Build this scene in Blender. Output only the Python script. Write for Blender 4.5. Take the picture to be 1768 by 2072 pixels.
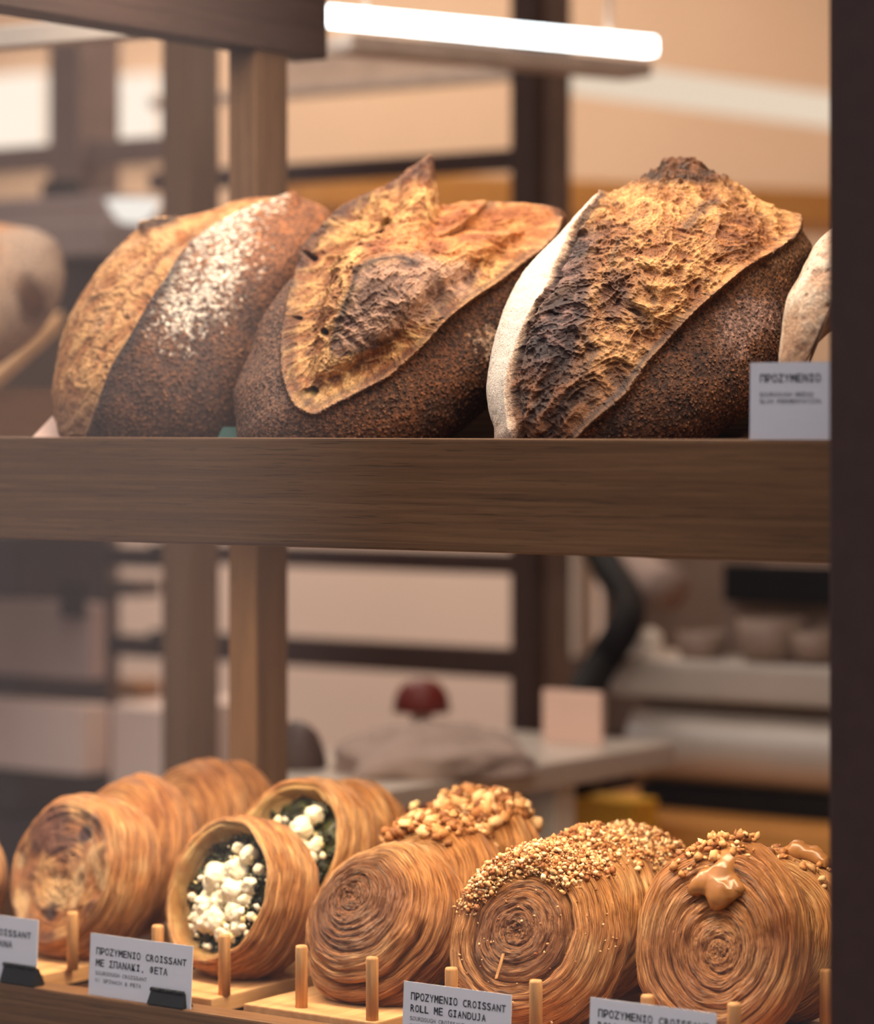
import bpy, bmesh, math, random
import numpy as np
from mathutils import Vector, Matrix

for _o in list(bpy.data.objects):
    bpy.data.objects.remove(_o)
SC = bpy.context.scene
COL = SC.collection
RNG = np.random.default_rng(7)

# ------------------------------------------------------------------ camera
F = 6000.0            # focal length in pixels of the 1768 x 2072 frame
HX, HY = 884.0, 860.0  # principal column, horizon row
YAW = math.radians(35.4)
ZC = 1.42
SN, CS = math.sin(YAW), math.cos(YAW)
cam_d = bpy.data.cameras.new('camera')
cam = bpy.data.objects.new('camera', cam_d)
COL.objects.link(cam)
cam.location = (0, 0, ZC)
cam.rotation_euler = (math.pi / 2, 0, YAW)
cam_d.sensor_fit = 'VERTICAL'
cam_d.sensor_height = 36.0
cam_d.sensor_width = 36.0 * 1768 / 2072
cam_d.lens = F / 2072 * 36.0
cam_d.shift_y = (HY - 1036.0) / 2072.0
cam_d.clip_start = 0.05
cam_d.dof.use_dof = True
cam_d.dof.focus_distance = 2.15
cam_d.dof.aperture_fstop = 3.5
SC.camera = cam

# ------------------------------------------------------------------ view
SC.view_settings.view_transform = 'Standard'
SC.view_settings.look = 'None'
SC.view_settings.exposure = 0.0
SC.view_settings.gamma = 1.0
SC.view_settings.use_curve_mapping = False
SC.cycles.max_bounces = 8
SC.cycles.transparent_max_bounces = 16
SC.cycles.use_denoising = True
SC.cycles.sample_clamp_indirect = 4.0

# ------------------------------------------------------------------ world: dusk sky over a dim street, open and pale at the street's end
W = bpy.data.worlds.new('dusk_street')
SC.world = W
W.use_nodes = True
nt = W.node_tree
nt.nodes.clear()
n_out = nt.nodes.new('ShaderNodeOutputWorld')
n_bg = nt.nodes.new('ShaderNodeBackground')
n_tc = nt.nodes.new('ShaderNodeTexCoord')
n_sep = nt.nodes.new('ShaderNodeSeparateXYZ')
nt.links.new(n_tc.outputs['Generated'], n_sep.inputs[0])
def w_map(sock, a, b, c, d):
    m = nt.nodes.new('ShaderNodeMapRange')
    m.interpolation_type = 'SMOOTHSTEP'
    for i, v in zip((1, 2, 3, 4), (a, b, c, d)):
        m.inputs[i].default_value = v
    nt.links.new(sock, m.inputs[0])
    return m.outputs[0]
def w_math(op, a, b):
    m = nt.nodes.new('ShaderNodeMath')
    m.operation = op
    for i, v in enumerate((a, b)):
        if isinstance(v, (int, float)):
            m.inputs[i].default_value = v
        else:
            nt.links.new(v, m.inputs[i])
    return m.outputs[0]
sky_up = w_map(n_sep.outputs[2], 0.22, 0.75, 0.03, 1.55)
street = w_map(n_sep.outputs[0], -0.585, -0.65, 0.0, 0.62)
low = w_map(n_sep.outputs[2], -0.30, 0.06, 0.45, 1.0)
street = w_math('MULTIPLY', street, low)
def w_tint(val, col):
    m = nt.nodes.new('ShaderNodeVectorMath')
    m.operation = 'SCALE'
    m.inputs[0].default_value = col
    nt.links.new(val, m.inputs['Scale'])
    return m.outputs[0]
n_sum = nt.nodes.new('ShaderNodeVectorMath')
n_sum.operation = 'ADD'
nt.links.new(w_tint(sky_up, (0.88, 0.89, 1.0)), n_sum.inputs[0])
nt.links.new(w_tint(street, (1.0, 0.80, 0.76)), n_sum.inputs[1])
nt.links.new(n_sum.outputs[0], n_bg.inputs[0])
nt.links.new(n_bg.outputs[0], n_out.inputs[0])

# ------------------------------------------------------------------ lights of the shop, with an added fill
def area(name, loc, rot, sx, sy, power, col, spread=math.pi):
    L = bpy.data.lights.new(name, 'AREA')
    L.shape = 'RECTANGLE'
    L.size, L.size_y = sx, sy
    L.energy = power
    L.color = col
    L.spread = spread
    o = bpy.data.objects.new(name, L)
    o.location = loc
    o.rotation_euler = rot
    COL.objects.link(o)
    return o
WARM = (1.0, 0.87, 0.74)
# strip over the loaves, strip under the upper shelf over the rolls, ceiling panels of the bakery, added fill by the window
area('led_strip_over_loaves', (-1.28, 1.85, ZC + 0.50), (math.radians(3), 0, 0), 1.0, 0.08, 7.2, (1.0, 0.86, 0.72))
area('led_strip_over_rolls', (-1.36, 1.765, ZC - 0.105), (math.radians(8), 0, 0), 1.0, 0.05, 6.2, (1.0, 0.77, 0.51))
area('ceiling_panel_front', (-2.6, 3.3, ZC + 1.25), (0, 0, 0), 1.6, 0.7, 24.0, WARM)
area('ceiling_panel_back', (-3.6, 3.9, ZC + 1.25), (0, 0, 0), 1.6, 0.5, 24.0, WARM)
area('window_fill', (-1.9, 2.1, ZC + 1.4), (0, 0, 0), 1.6, 0.4, 12.0, WARM)  # added fill that lights the background's front faces
# ------------------------------------------------------------------ helpers
def ray(px, py):
    u, v = (px - HX) / F, (HY - py) / F
    return np.array([-SN + CS * u, CS + SN * u, v])
def P(px, py, Y):            # the point seen at a pixel, Y metres beyond the camera's wall-parallel plane
    d = ray(px, py)
    return np.array([0, 0, ZC]) + d * (Y / d[1])
def PT(q, t):                # many pixels, each with its own distance along the optical axis
    u, v = (q[:, 0] - HX) / F, (HY - q[:, 1]) / F
    d = np.stack([-SN + CS * u, CS + SN * u, v], 1)
    return np.array([0, 0, ZC]) + d * t[:, None]
def PZ(px, py, z):           # the point seen at a pixel at height z (relative to the camera)
    d = ray(px, py)
    return np.array([0, 0, ZC]) + d * (z / d[2])
def lin(r, g, b):
    def f(c):
        c /= 255.0
        return c / 12.92 if c <= 0.04045 else ((c + 0.055) / 1.055) ** 2.4
    return (f(r), f(g), f(b))
def L3(r, g, b):
    return np.array(lin(r, g, b))
def sstep(a, b, x):
    t = np.clip((x - a) / (b - a), 0, 1)
    return t * t * (3 - 2 * t)
def mix(a, b, m):
    m = np.asarray(m)
    if m.ndim == 1:
        m = m[:, None]
    return a * (1 - m) + b * m

def _hash(ix, iy, iz, seed):
    h = (ix.astype(np.int64) * 374761393 + iy.astype(np.int64) * 668265263 + iz.astype(np.int64) * 2147483647 + seed * 1274126177) & 0xFFFFFFFF
    h = ((h ^ (h >> 13)) * 1274126177) & 0xFFFFFFFF
    h = ((h ^ (h >> 16)) * 2246822519) & 0xFFFFFFFF
    return ((h ^ (h >> 15)) & 0xFFFFFF) / float(0xFFFFFF)
def vnoise(p, seed=0):       # value noise, -1..1
    i = np.floor(p).astype(np.int64)
    f = p - i
    f = f * f * (3 - 2 * f)
    r = 0
    for dx in (0, 1):
        wx = f[:, 0] if dx else 1 - f[:, 0]
        for dy in (0, 1):
            wy = f[:, 1] if dy else 1 - f[:, 1]
            for dz in (0, 1):
                wz = f[:, 2] if dz else 1 - f[:, 2]
                r = r + wx * wy * wz * _hash(i[:, 0] + dx, i[:, 1] + dy, i[:, 2] + dz, seed)
    return r * 2 - 1
def fbm(p, octv=4, seed=0, gain=0.5):
    s, a, tot = 0, 1.0, 0
    for k in range(octv):
        s = s + a * vnoise(p * 2.03 ** k + 17.3 * k, seed + k)
        tot += a
        a *= gain
    return s / tot
def ridged(p, octv=4, seed=0):
    s, a, tot = 0, 1.0, 0
    for k in range(octv):
        s = s + a * (1 - np.abs(vnoise(p * 2.1 ** k + 11.7 * k, seed + k))) ** 2
        tot += a
        a *= 0.55
    return s / tot
def worley(p, seed=0):
    i = np.floor(p).astype(np.int64)
    best = np.full(len(p), 9.0)
    for dx in (-1, 0, 1):
        for dy in (-1, 0, 1):
            for dz in (-1, 0, 1):
                c = i + np.array([dx, dy, dz])
                o = np.stack([_hash(c[:, 0], c[:, 1], c[:, 2], seed + k) for k in (1, 2, 3)], 1)
                best = np.minimum(best, ((c + o - p) ** 2).sum(1))
    return np.sqrt(best)
def seg_dist(q, pl):         # distance to a polyline, signed side (+ is on its right in the picture's y-down frame), run along it 0..1
    pl = np.asarray(pl, float)
    best = np.full(len(q), 1e9)
    side = np.zeros(len(q))
    run = np.zeros(len(q))
    lens = np.r_[0, np.cumsum(np.hypot(*(pl[1:] - pl[:-1]).T))]
    for k in range(len(pl) - 1):
        a, b = pl[k], pl[k + 1]
        ab = b - a
        t = np.clip(((q - a) @ ab) / (ab @ ab), 0, 1)
        dd = q - (a + t[:, None] * ab)
        d = np.hypot(dd[:, 0], dd[:, 1])
        m = d < best
        best = np.where(m, d, best)
        cr = ab[0] * dd[:, 1] - ab[1] * dd[:, 0]
        side = np.where(m, np.sign(cr), side)
        run = np.where(m, (lens[k] + t * (lens[k + 1] - lens[k])) / lens[-1], run)
    return best, side, run
def inside(q, poly):
    poly = np.asarray(poly, float)
    x, y = q[:, 0], q[:, 1]
    c = np.zeros(len(q), bool)
    j = len(poly) - 1
    for i in range(len(poly)):
        xi, yi = poly[i]
        xj, yj = poly[j]
        hit = ((yi > y) != (yj > y)) & (x < (xj - xi) * (y - yi) / (yj - yi + 1e-12) + xi)
        c ^= hit
        j = i
    return c
def poly_sd(q, poly):        # + inside
    d, _, _ = seg_dist(q, list(poly) + [poly[0]])
    return np.where(inside(q, poly), d, -d)
def smooth_curve(pts, n=8, closed=False):
    pts = np.asarray(pts, float)
    m = len(pts)
    out = []
    rng = range(m if closed else m - 1)
    for i in rng:
        if closed:
            p0, p1, p2, p3 = pts[(i - 1) % m], pts[i], pts[(i + 1) % m], pts[(i + 2) % m]
        else:
            p0, p1, p2, p3 = pts[max(i - 1, 0)], pts[i], pts[i + 1], pts[min(i + 2, m - 1)]
        for k in range(n):
            t = k / n
            out.append(0.5 * (2 * p1 + (p2 - p0) * t + (2 * p0 - 5 * p1 + 4 * p2 - p3) * t * t + (3 * p1 - p0 - 3 * p2 + p3) * t ** 3))
    if not closed:
        out.append(pts[-1])
    return np.array(out)

def tag(o, label, cat, group=None, kind=None):
    o['label'] = label
    o['category'] = cat
    if group:
        o['group'] = group
    if kind:
        o['kind'] = kind
    return o
def thing(name, loc, label, cat, group=None):
    o = bpy.data.objects.new(name, None)
    o.empty_display_size = 0.02
    o.location = tuple(float(v) for v in loc)
    COL.objects.link(o)
    return tag(o, label, cat, group)
def mesh_np(name, v, faces, mat, parent=None, origin=None, smooth=True, cols=None, floats=None, vecs=None, mats=None, midx=None):
    """one mesh object from world-space vertices; faces is an (n,4) or (n,3) array or a list"""
    v = np.asarray(v, float)
    if parent is not None:
        pr, off = parent, np.zeros(3)
        while pr is not None:
            off = off + np.array(pr.location)   # nothing is turned or scaled, so places add up
            pr = pr.parent
        org = off
    else:
        org = np.asarray(origin if origin is not None else (v[:, 0].mean(), v[:, 1].mean(), v[:, 2].min()), float)
    me = bpy.data.meshes.new(name)
    lv = v - org
    if isinstance(faces, np.ndarray):
        nf, k = faces.shape
        me.vertices.add(len(v))
        me.vertices.foreach_set('co', lv.astype(np.float32).ravel())
        me.loops.add(nf * k)
        me.loops.foreach_set('vertex_index', faces.astype(np.int32).ravel())
        me.polygons.add(nf)
        me.polygons.foreach_set('loop_start', np.arange(0, nf * k, k, dtype=np.int32))
        me.polygons.foreach_set('loop_total', np.full(nf, k, dtype=np.int32))
        me.update(calc_edges=True)
    else:
        me.from_pydata([tuple(p) for p in lv], [], faces)
        me.update()
    me.validate()
    if smooth:
        me.polygons.foreach_set('use_smooth', np.ones(len(me.polygons), bool))
    if cols is not None:
        a = me.color_attributes.new('Col', 'FLOAT_COLOR', 'POINT')
        c4 = np.concatenate([np.clip(cols, 0, 4), np.ones((len(cols), 1))], 1)
        a.data.foreach_set('color', c4.astype(np.float32).ravel())
    for k, arr in (floats or {}).items():
        a = me.attributes.new(k, 'FLOAT', 'POINT')
        a.data.foreach_set('value', np.asarray(arr, np.float32))
    for k, arr in (vecs or {}).items():
        a = me.attributes.new(k, 'FLOAT_VECTOR', 'POINT')
        a.data.foreach_set('vector', np.asarray(arr, np.float32).ravel())
    me.materials.append(mat)
    o = bpy.data.objects.new(name, me)
    COL.objects.link(o)
    if parent is not None:
        o.parent = parent
    else:
        o.location = tuple(org)
    return o
def bm_obj(name, bm, mat, parent=None, smooth=False, bevel=0.0, seg=2):
    bm.verts.ensure_lookup_table()
    if bevel:
        bmesh.ops.bevel(bm, geom=list(bm.edges), offset=bevel, segments=seg, affect='EDGES', profile=0.6)
    bmesh.ops.recalc_face_normals(bm, faces=list(bm.faces))
    bm.verts.index_update()
    v = np.array([tuple(x.co) for x in bm.verts])
    f = [[x.index for x in p.verts] for p in bm.faces]
    bm.free()
    return mesh_np(name, v, f, mat, parent, smooth=smooth)
def add_box(bm, lo, hi, rot=None):
    lo, hi = np.minimum(lo, hi), np.maximum(lo, hi)
    c = (lo + hi) / 2
    vs = []
    for z in (lo[2], hi[2]):
        for x, y in ((lo[0], lo[1]), (hi[0], lo[1]), (hi[0], hi[1]), (lo[0], hi[1])):
            p = Vector((x, y, z))
            if rot is not None:
                p = rot @ (p - Vector(c)) + Vector(c)
            vs.append(bm.verts.new(p))
    for f in ((3, 2, 1, 0), (4, 5, 6, 7), (0, 1, 5, 4), (1, 2, 6, 5), (2, 3, 7, 6), (3, 0, 4, 7)):
        bm.faces.new([vs[i] for i in f])
    return vs
def box(name, lo, hi, mat, parent=None, bevel=0.002, rot=None):
    bm = bmesh.new()
    add_box(bm, np.array(lo, float), np.array(hi, float), rot)
    return bm_obj(name, bm, mat, parent, bevel=bevel)
def prism(name, prof, axis_vec, mat, parent=None, bevel=0.0, smooth=False):
    """extrude a 3-D polygon along a vector"""
    bm = bmesh.new()
    a = [bm.verts.new(Vector(p)) for p in prof]
    b = [bm.verts.new(Vector(p) + Vector(axis_vec)) for p in prof]
    n = len(a)
    bm.faces.new(a[::-1])
    bm.faces.new(b)
    for i in range(n):
        bm.faces.new((a[i], a[(i + 1) % n], b[(i + 1) % n], b[i]))
    return bm_obj(name, bm, mat, parent, bevel=bevel, smooth=smooth)
def lathe(name, prof, centre, mat, parent=None, n=48, axis=(0, 0, 1), smooth=True):
    """revolve (radius, height) pairs about an axis through centre"""
    ax = Vector(axis).normalized()
    q = Vector((0, 0, 1)).rotation_difference(ax)
    v, f = [], []
    for r, h in prof:
        for k in range(n):
            a = 2 * math.pi * k / n
            p = q @ Vector((r * math.cos(a), r * math.sin(a), h))
            v.append(np.array(centre) + np.array(p))
    for i in range(len(prof) - 1):
        for k in range(n):
            k2 = (k + 1) % n
            f.append((i * n + k, i * n + k2, (i + 1) * n + k2, (i + 1) * n + k))
    return mesh_np(name, np.array(v), np.array(f), mat, parent, smooth=smooth)
def tube(name, pts, rad, mat, parent=None, n=16):
    pts = smooth_curve(pts, 10)
    v, f = [], []
    for i, p in enumerate(pts):
        d = pts[min(i + 1, len(pts) - 1)] - pts[max(i - 1, 0)]
        d = Vector(d).normalized()
        a = d.orthogonal().normalized()
        a = (Vector((0, 1, 0)) - d * d.y).normalized() if abs(d.y) < 0.95 else a
        b = d.cross(a)
        r = rad[min(i * len(rad) // len(pts), len(rad) - 1)] if isinstance(rad, (list, tuple)) else rad
        for k in range(n):
            t = 2 * math.pi * k / n
            v.append(np.array(p) + r * (math.cos(t) * np.array(a) + math.sin(t) * np.array(b)))
    for i in range(len(pts) - 1):
        for k in range(n):
            k2 = (k + 1) % n
            f.append((i * n + k, i * n + k2, (i + 1) * n + k2, (i + 1) * n + k))
    f = [tuple(x) for x in f] + [tuple(range(n))[::-1], tuple(range((len(pts) - 1) * n, len(pts) * n))]
    return mesh_np(name, np.array(v), f, mat, parent)

# ------------------------------------------------------------------ materials
class NT:
    def __init__(s, name):
        s.m = bpy.data.materials.new(name)
        s.m.use_nodes = True
        s.t = s.m.node_tree
        s.b = s.t.nodes['Principled BSDF']
        s.out = s.t.nodes['Material Output']
    def n(s, typ, ins=None, **kw):
        nd = s.t.nodes.new(typ)
        for k, v in kw.items():
            setattr(nd, k, v)
        for k, v in (ins or {}).items():
            if hasattr(v, 'is_output') or isinstance(v, bpy.types.NodeSocket):
                s.t.links.new(v, nd.inputs[k])
            else:
                nd.inputs[k].default_value = v
        return nd
    def l(s, a, b):
        s.t.links.new(a, b)
    def set(s, **kw):
        for k, v in kw.items():
            nm = {'rough': 'Roughness', 'spec': 'Specular IOR Level', 'metal': 'Metallic', 'col': 'Base Color', 'norm': 'Normal', 'sss': 'Subsurface Weight', 'coat': 'Coat Weight'}[k]
            if isinstance(v, bpy.types.NodeSocket):
                s.l(v, s.b.inputs[nm])
            else:
                s.b.inputs[nm].default_value = (*v, 1) if k == 'col' and len(v) == 3 else v
    def coord(s, kind='Object', scale=(1, 1, 1)):
        tc = s.n('ShaderNodeTexCoord')
        return s.n('ShaderNodeMapping', {'Vector': tc.outputs[kind], 'Scale': scale}).outputs[0]
    def noise(s, vec, scale, detail=4, rough=0.55, dist=0.0):
        return s.n('ShaderNodeTexNoise', {'Vector': vec, 'Scale': scale, 'Detail': detail, 'Roughness': rough, 'Distortion': dist}).outputs['Fac']
    def ramp(s, fac, stops):
        r = s.n('ShaderNodeValToRGB', {'Fac': fac})
        e = r.color_ramp.elements
        while len(e) < len(stops):
            e.new(0.5)
        for el, (p, c) in zip(e, stops):
            el.position = p
            el.color = (*c, 1) if len(c) == 3 else c
        return r.outputs[0]
    def mixc(s, fac, a, b, blend='MIX'):
        nd = s.n('ShaderNodeMix', data_type='RGBA', blend_type=blend)
        for i, v in ((0, fac), (6, a), (7, b)):
            if isinstance(v, bpy.types.NodeSocket):
                s.l(v, nd.inputs[i])
            else:
                nd.inputs[i].default_value = v if i == 0 else (*v, 1)
        return nd.outputs[2]
    def bump(s, h, strength=0.5, dist=0.001):
        return s.n('ShaderNodeBump', {'Height': h, 'Strength': strength, 'Distance': dist}).outputs[0]
    def attr(s, name, out='Fac'):
        return s.n('ShaderNodeAttribute', attribute_name=name).outputs[out]

def plain(name, col, rough=0.6, spec=0.3, metal=0.0, var=0.12, scale=30, bump=0.0):
    m = NT(name)
    f = m.noise(m.coord(), scale, 3)
    c = np.array(col)
    m.set(col=m.ramp(f, [(0.3, tuple(c * (1 - var))), (0.7, tuple(np.minimum(c * (1 + var), 1)))]), rough=rough, spec=spec, metal=metal)
    if bump:
        m.set(norm=m.bump(f, bump, 0.002))
    return m.m
def wood(name, base, dark, light, axis='X', rough=0.55, pores=True, scale=1.0, spec=0.25, bump=0.25, fine=1.0):
    m = NT(name)
    g_ = 34 * fine
    k = {'X': (2.2, g_, g_), 'Y': (g_, 2.2, g_), 'Z': (g_, g_, 2.2)}[axis]
    k = tuple(v * scale for v in k)
    vec = m.coord('Object', k)
    g = m.noise(vec, 2.2, 6, 0.62, 0.6)
    c = m.ramp(g, [(0.28, dark), (0.5, base), (0.72, light)])
    if pores:
        k2 = tuple(v * s for v, s in zip(k, {'X': (8, 14 / fine, 14 / fine), 'Y': (14 / fine, 8, 14 / fine), 'Z': (14 / fine, 14 / fine, 8)}[axis]))
        p = m.noise(m.coord('Object', k2), 1.4, 2, 0.5, 0.3)
        pm = m.ramp(p, [(0.60, (0, 0, 0)), (0.70, (1, 1, 1))])
        c = m.mixc(m.n('ShaderNodeMath', {0: pm, 1: 0.6}, operation='MULTIPLY').outputs[0], c, tuple(np.array(dark) * 0.55))
        m.set(norm=m.bump(m.n('ShaderNodeMath', {0: g, 1: pm}, operation='SUBTRACT').outputs[0], bump, 0.0006))
    m.set(col=c, rough=rough, spec=spec)
    return m.m
M = {}
M['oak_rail'] = wood('oak_rail', lin(118, 82, 52), lin(96, 65, 41), lin(136, 98, 64), 'X', fine=3.2)
M['oak_post'] = wood('oak_post', lin(114, 84, 60), lin(96, 70, 50), lin(130, 98, 70), 'Z', fine=2.5)
M['oak_depth'] = wood('oak_depth', lin(72, 54, 46), lin(60, 44, 38), lin(84, 64, 54), 'Y', fine=2.5)
M['shelf_wood'] = wood('shelf_wood', lin(74, 50, 34), lin(56, 38, 26), lin(90, 62, 42), 'X', fine=2, spec=0.0, rough=0.95)
M['ply'] = wood('ply', lin(206, 158, 108), lin(182, 134, 88), lin(222, 178, 128), 'Y', pores=False)
M['peg_wood'] = wood('peg_wood', lin(196, 146, 96), lin(164, 116, 72), lin(216, 170, 118), 'Z', scale=3, pores=False)
M['mullion'] = plain('mullion', lin(70, 50, 44), 0.5, 0.3, var=0.08, scale=60)
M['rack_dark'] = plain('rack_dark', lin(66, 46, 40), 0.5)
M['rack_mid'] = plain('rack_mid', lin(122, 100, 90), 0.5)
M['hood'] = plain('hood_metal', lin(222, 198, 180), 0.5)
M['wall'] = plain('wall_plaster', lin(214, 180, 152), 0.85, 0.1, var=0.04, scale=2)
M['oven_grey'] = plain('oven_grey', lin(178, 152, 146), 0.6, var=0.08, scale=8)
M['oven_pale'] = plain('oven_pale', lin(240, 212, 198), 0.6, var=0.05, scale=8)
M['hood_dark'] = plain('hood_dark', lin(128, 106, 94), 0.5, var=0.15, scale=9)
M['bright_lower_wall'] = plain('pale_wall_panel', lin(244, 216, 200), 0.6, 0.2, var=0.02, scale=2)
M['ceiling'] = plain('ceiling_paint', lin(220, 196, 172), 0.9, 0.1, var=0.03, scale=2)
M['floor'] = plain('floor_tile', lin(110, 96, 88), 0.5, var=0.1, scale=6)
M['pavement'] = plain('pavement', lin(90, 88, 88), 0.8, var=0.12, scale=8)
M['white_paint'] = plain('white_paint', lin(232, 216, 200), 0.5, var=0.03)
M['steel'] = plain('brushed_steel', lin(190, 178, 168), 0.35, 0.5, 0.35, var=0.06, scale=12)
M['grey_plastic'] = plain('grey_plastic', lin(150, 132, 126), 0.5, var=0.05)
M['dark_grey'] = plain('dark_grey', lin(58, 46, 44), 0.5)
M['black'] = plain('black_plastic', lin(24, 20, 20), 0.7, 0.12, var=0.1)
M['gold_shelf'] = wood('gold_shelf', lin(236, 166, 92), lin(214, 142, 70), lin(244, 184, 112), 'X', pores=False)
M['gold_wood'] = wood('gold_wood', lin(196, 132, 66), lin(160, 100, 44), lin(214, 152, 84), 'X', pores=False)
M['yellow'] = plain('yellow_box', lin(255, 190, 56), 0.5, var=0.05)
M['maroon'] = plain('maroon', lin(98, 28, 20), 0.45, var=0.06)
M['red'] = plain('red_cloth', lin(120, 24, 20), 0.7, var=0.1)
M['cloth'] = plain('grey_cloth', lin(150, 130, 122), 0.9, 0.1, var=0.08, bump=0.3)
M['paper'] = plain('sign_paper', lin(226, 190, 172), 0.8, 0.1, var=0.02)
M['card'] = plain('card_white', lin(232, 230, 238), 0.55, 0.25, var=0.015, scale=12)
M['ink'] = plain('printed_ink', lin(26, 26, 30), 0.6, 0.2, var=0.02)
M['ink_grey'] = plain('printed_ink_grey', lin(96, 94, 100), 0.6, 0.2, var=0.02)
M['clip'] = plain('clip_black', lin(17, 21, 23), 0.4, 0.3, var=0.1)
M['teal'] = plain('teal_sheet', lin(70, 110, 100), 0.6, var=0.05)
def emit(name, col, s):
    m = NT(name)
    e = m.n('ShaderNodeEmission', {'Color': (*col, 1), 'Strength': s})
    m.l(e.outputs[0], m.out.inputs[0])
    return m.m
M['tube'] = emit('tube_light', (0.90, 0.98, 1.0), 9.0)
M['bright_wall_glow'] = emit('bright_wall_glow', (1.0, 0.84, 0.70), 1.15)
M['bowl_lamp'] = emit('bowl_lamp', (1.0, 0.92, 0.84), 1.0)
M['reflection_glow'] = emit('reflection_glow', (1.0, 0.80, 0.62), 0.9)
def glass():
    m = NT('window_glass')
    tr = m.n('ShaderNodeBsdfTransparent', {'Color': (0.985, 0.99, 0.985, 1)})
    gl = m.n('ShaderNodeBsdfGlossy', {'Color': (1, 1, 1, 1), 'Roughness': 0.0})
    bf = m.n('ShaderNodeNewGeometry').outputs['Backfacing']
    ior = m.n('ShaderNodeMapRange', {0: bf, 1: 0.0, 2: 1.0, 3: 1.5, 4: 1 / 1.5})
    fr = m.n('ShaderNodeFresnel', {'IOR': ior.outputs[0]})
    mx = m.n('ShaderNodeMixShader', {0: fr.outputs[0], 1: tr.outputs[0], 2: gl.outputs[0]})
    m.l(mx.outputs[0], m.out.inputs[0])
    return m.m
M['glass'] = glass()
def bread_mat():
    m = NT('bread_crust')
    col = m.attr('Col', 'Color')
    spk = m.attr('spk')
    oc = m.coord()
    n1 = m.noise(oc, 330, 3, 0.6, 0.4)
    n2 = m.noise(oc, 900, 2, 0.6)
    a = m.ramp(n1, [(0.38, (0.36, 0.33, 0.32)), (0.50, (0.85, 0.82, 0.80)), (0.64, (1.9, 1.75, 1.55))])
    a2 = m.ramp(n2, [(0.32, (0.58, 0.54, 0.50)), (0.68, (1.30, 1.32, 1.34))])
    c = m.mixc(spk, col, m.mixc(1.0, col, a, 'MULTIPLY'))
    c = m.mixc(0.8, c, m.mixc(1.0, c, a2, 'MULTIPLY'))
    h = m.n('ShaderNodeMath', {0: n1, 1: n2}, operation='ADD').outputs[0]
    m.set(col=c, rough=0.62, spec=0.3, norm=m.bump(h, 0.7, 0.0012))
    return m.m
M['bread'] = bread_mat()
def pastry_mat():
    m = NT('laminated_pastry')
    lam = m.attr('lam', 'Vector')
    col = m.attr('Col', 'Color')
    wgt = m.attr('flake')
    w1 = m.noise(m.n('ShaderNodeMapping', {'Vector': lam, 'Scale': (1, 1, 1)}).outputs[0], 1.0, 5, 0.62, 0.25)
    w2 = m.noise(m.n('ShaderNodeMapping', {'Vector': lam, 'Scale': (2.9, 1.4, 1.4)}).outputs[0], 1.0, 3, 0.6, 0.2)
    a = m.ramp(w1, [(0.32, (0.34, 0.24, 0.18)), (0.43, (0.76, 0.67, 0.60)), (0.53, (1.05, 1.05, 1.05)), (0.68, (1.45, 1.60, 1.78))])
    b = m.ramp(w2, [(0.36, (0.42, 0.34, 0.28)), (0.49, (1.0, 1.0, 1.0)), (0.66, (1.2, 1.28, 1.36))])
    c = m.mixc(wgt, col, m.mixc(1.0, col, m.mixc(1.0, a, b, 'MULTIPLY'), 'MULTIPLY'))
    h = m.n('ShaderNodeMath', {0: w1, 1: w2}, operation='ADD').outputs[0]
    fine = m.noise(m.coord(), 500, 2)
    h2 = m.n('ShaderNodeMath', {0: fine, 1: 0.15}, operation='MULTIPLY').outputs[0]
    h = m.n('ShaderNodeMath', {0: h, 1: h2}, operation='ADD').outputs[0]
    m.set(col=c, rough=0.38, spec=0.5, norm=m.bump(h, 1.0, 0.0036))
    return m.m
M['pastry'] = pastry_mat()
def vcol(name, rough=0.6, spec=0.3, scale=500, bump=0.4, sss=0.0):
    m = NT(name)
    n1 = m.noise(m.coord(), scale, 3)
    a = m.ramp(n1, [(0.3, (0.8, 0.78, 0.75)), (0.7, (1.15, 1.15, 1.15))])
    m.set(col=m.mixc(1.0, m.attr('Col', 'Color'), a, 'MULTIPLY'), rough=rough, spec=spec, norm=m.bump(n1, bump, 0.0008))
    return m.m
M['nut'] = vcol('chopped_nut', 0.55)
M['feta'] = vcol('feta_cheese', 0.6, 0.3, 300)
M['spinach'] = vcol('cooked_spinach', 0.4, 0.5, 400)
M['cream'] = plain('hazelnut_cream', lin(152, 104, 62), 0.28, 0.5, var=0.1, scale=120)
# ------------------------------------------------------------------ the setting
def struct(o):
    o['kind'] = 'structure'
    return o
Y0 = 1.71            # outer face of the display case rails
struct(box('floor', (-6.5, 1.2, -0.02), (1.0, 5.4, 0.0), M['floor'], bevel=0))
struct(box('pavement', (-6.5, -4.0, -0.06), (3.0, 1.2, -0.02), M['pavement'], bevel=0))
struct(box('wall_back', (-6.5, 4.6, 0.0), (1.0, 4.7, 2.95), M['wall'], bevel=0))
struct(box('wall_brightener_1', (-6.4, 4.575, 0.0), (0.9, 4.6, ZC - 0.10), M['bright_lower_wall'], bevel=0))  # pale panel added to brighten the lower back wall
struct(box('wall_left', (-6.5, 1.6, 0.0), (-6.4, 4.6, 2.95), M['wall'], bevel=0))
struct(box('wall_right', (0.9, 1.7, 0.0), (1.0, 4.6, 2.95), M['wall'], bevel=0))
struct(box('ceiling', (-6.5, 1.6, 2.95), (1.0, 4.7, 3.0), M['ceiling'], bevel=0))
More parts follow.
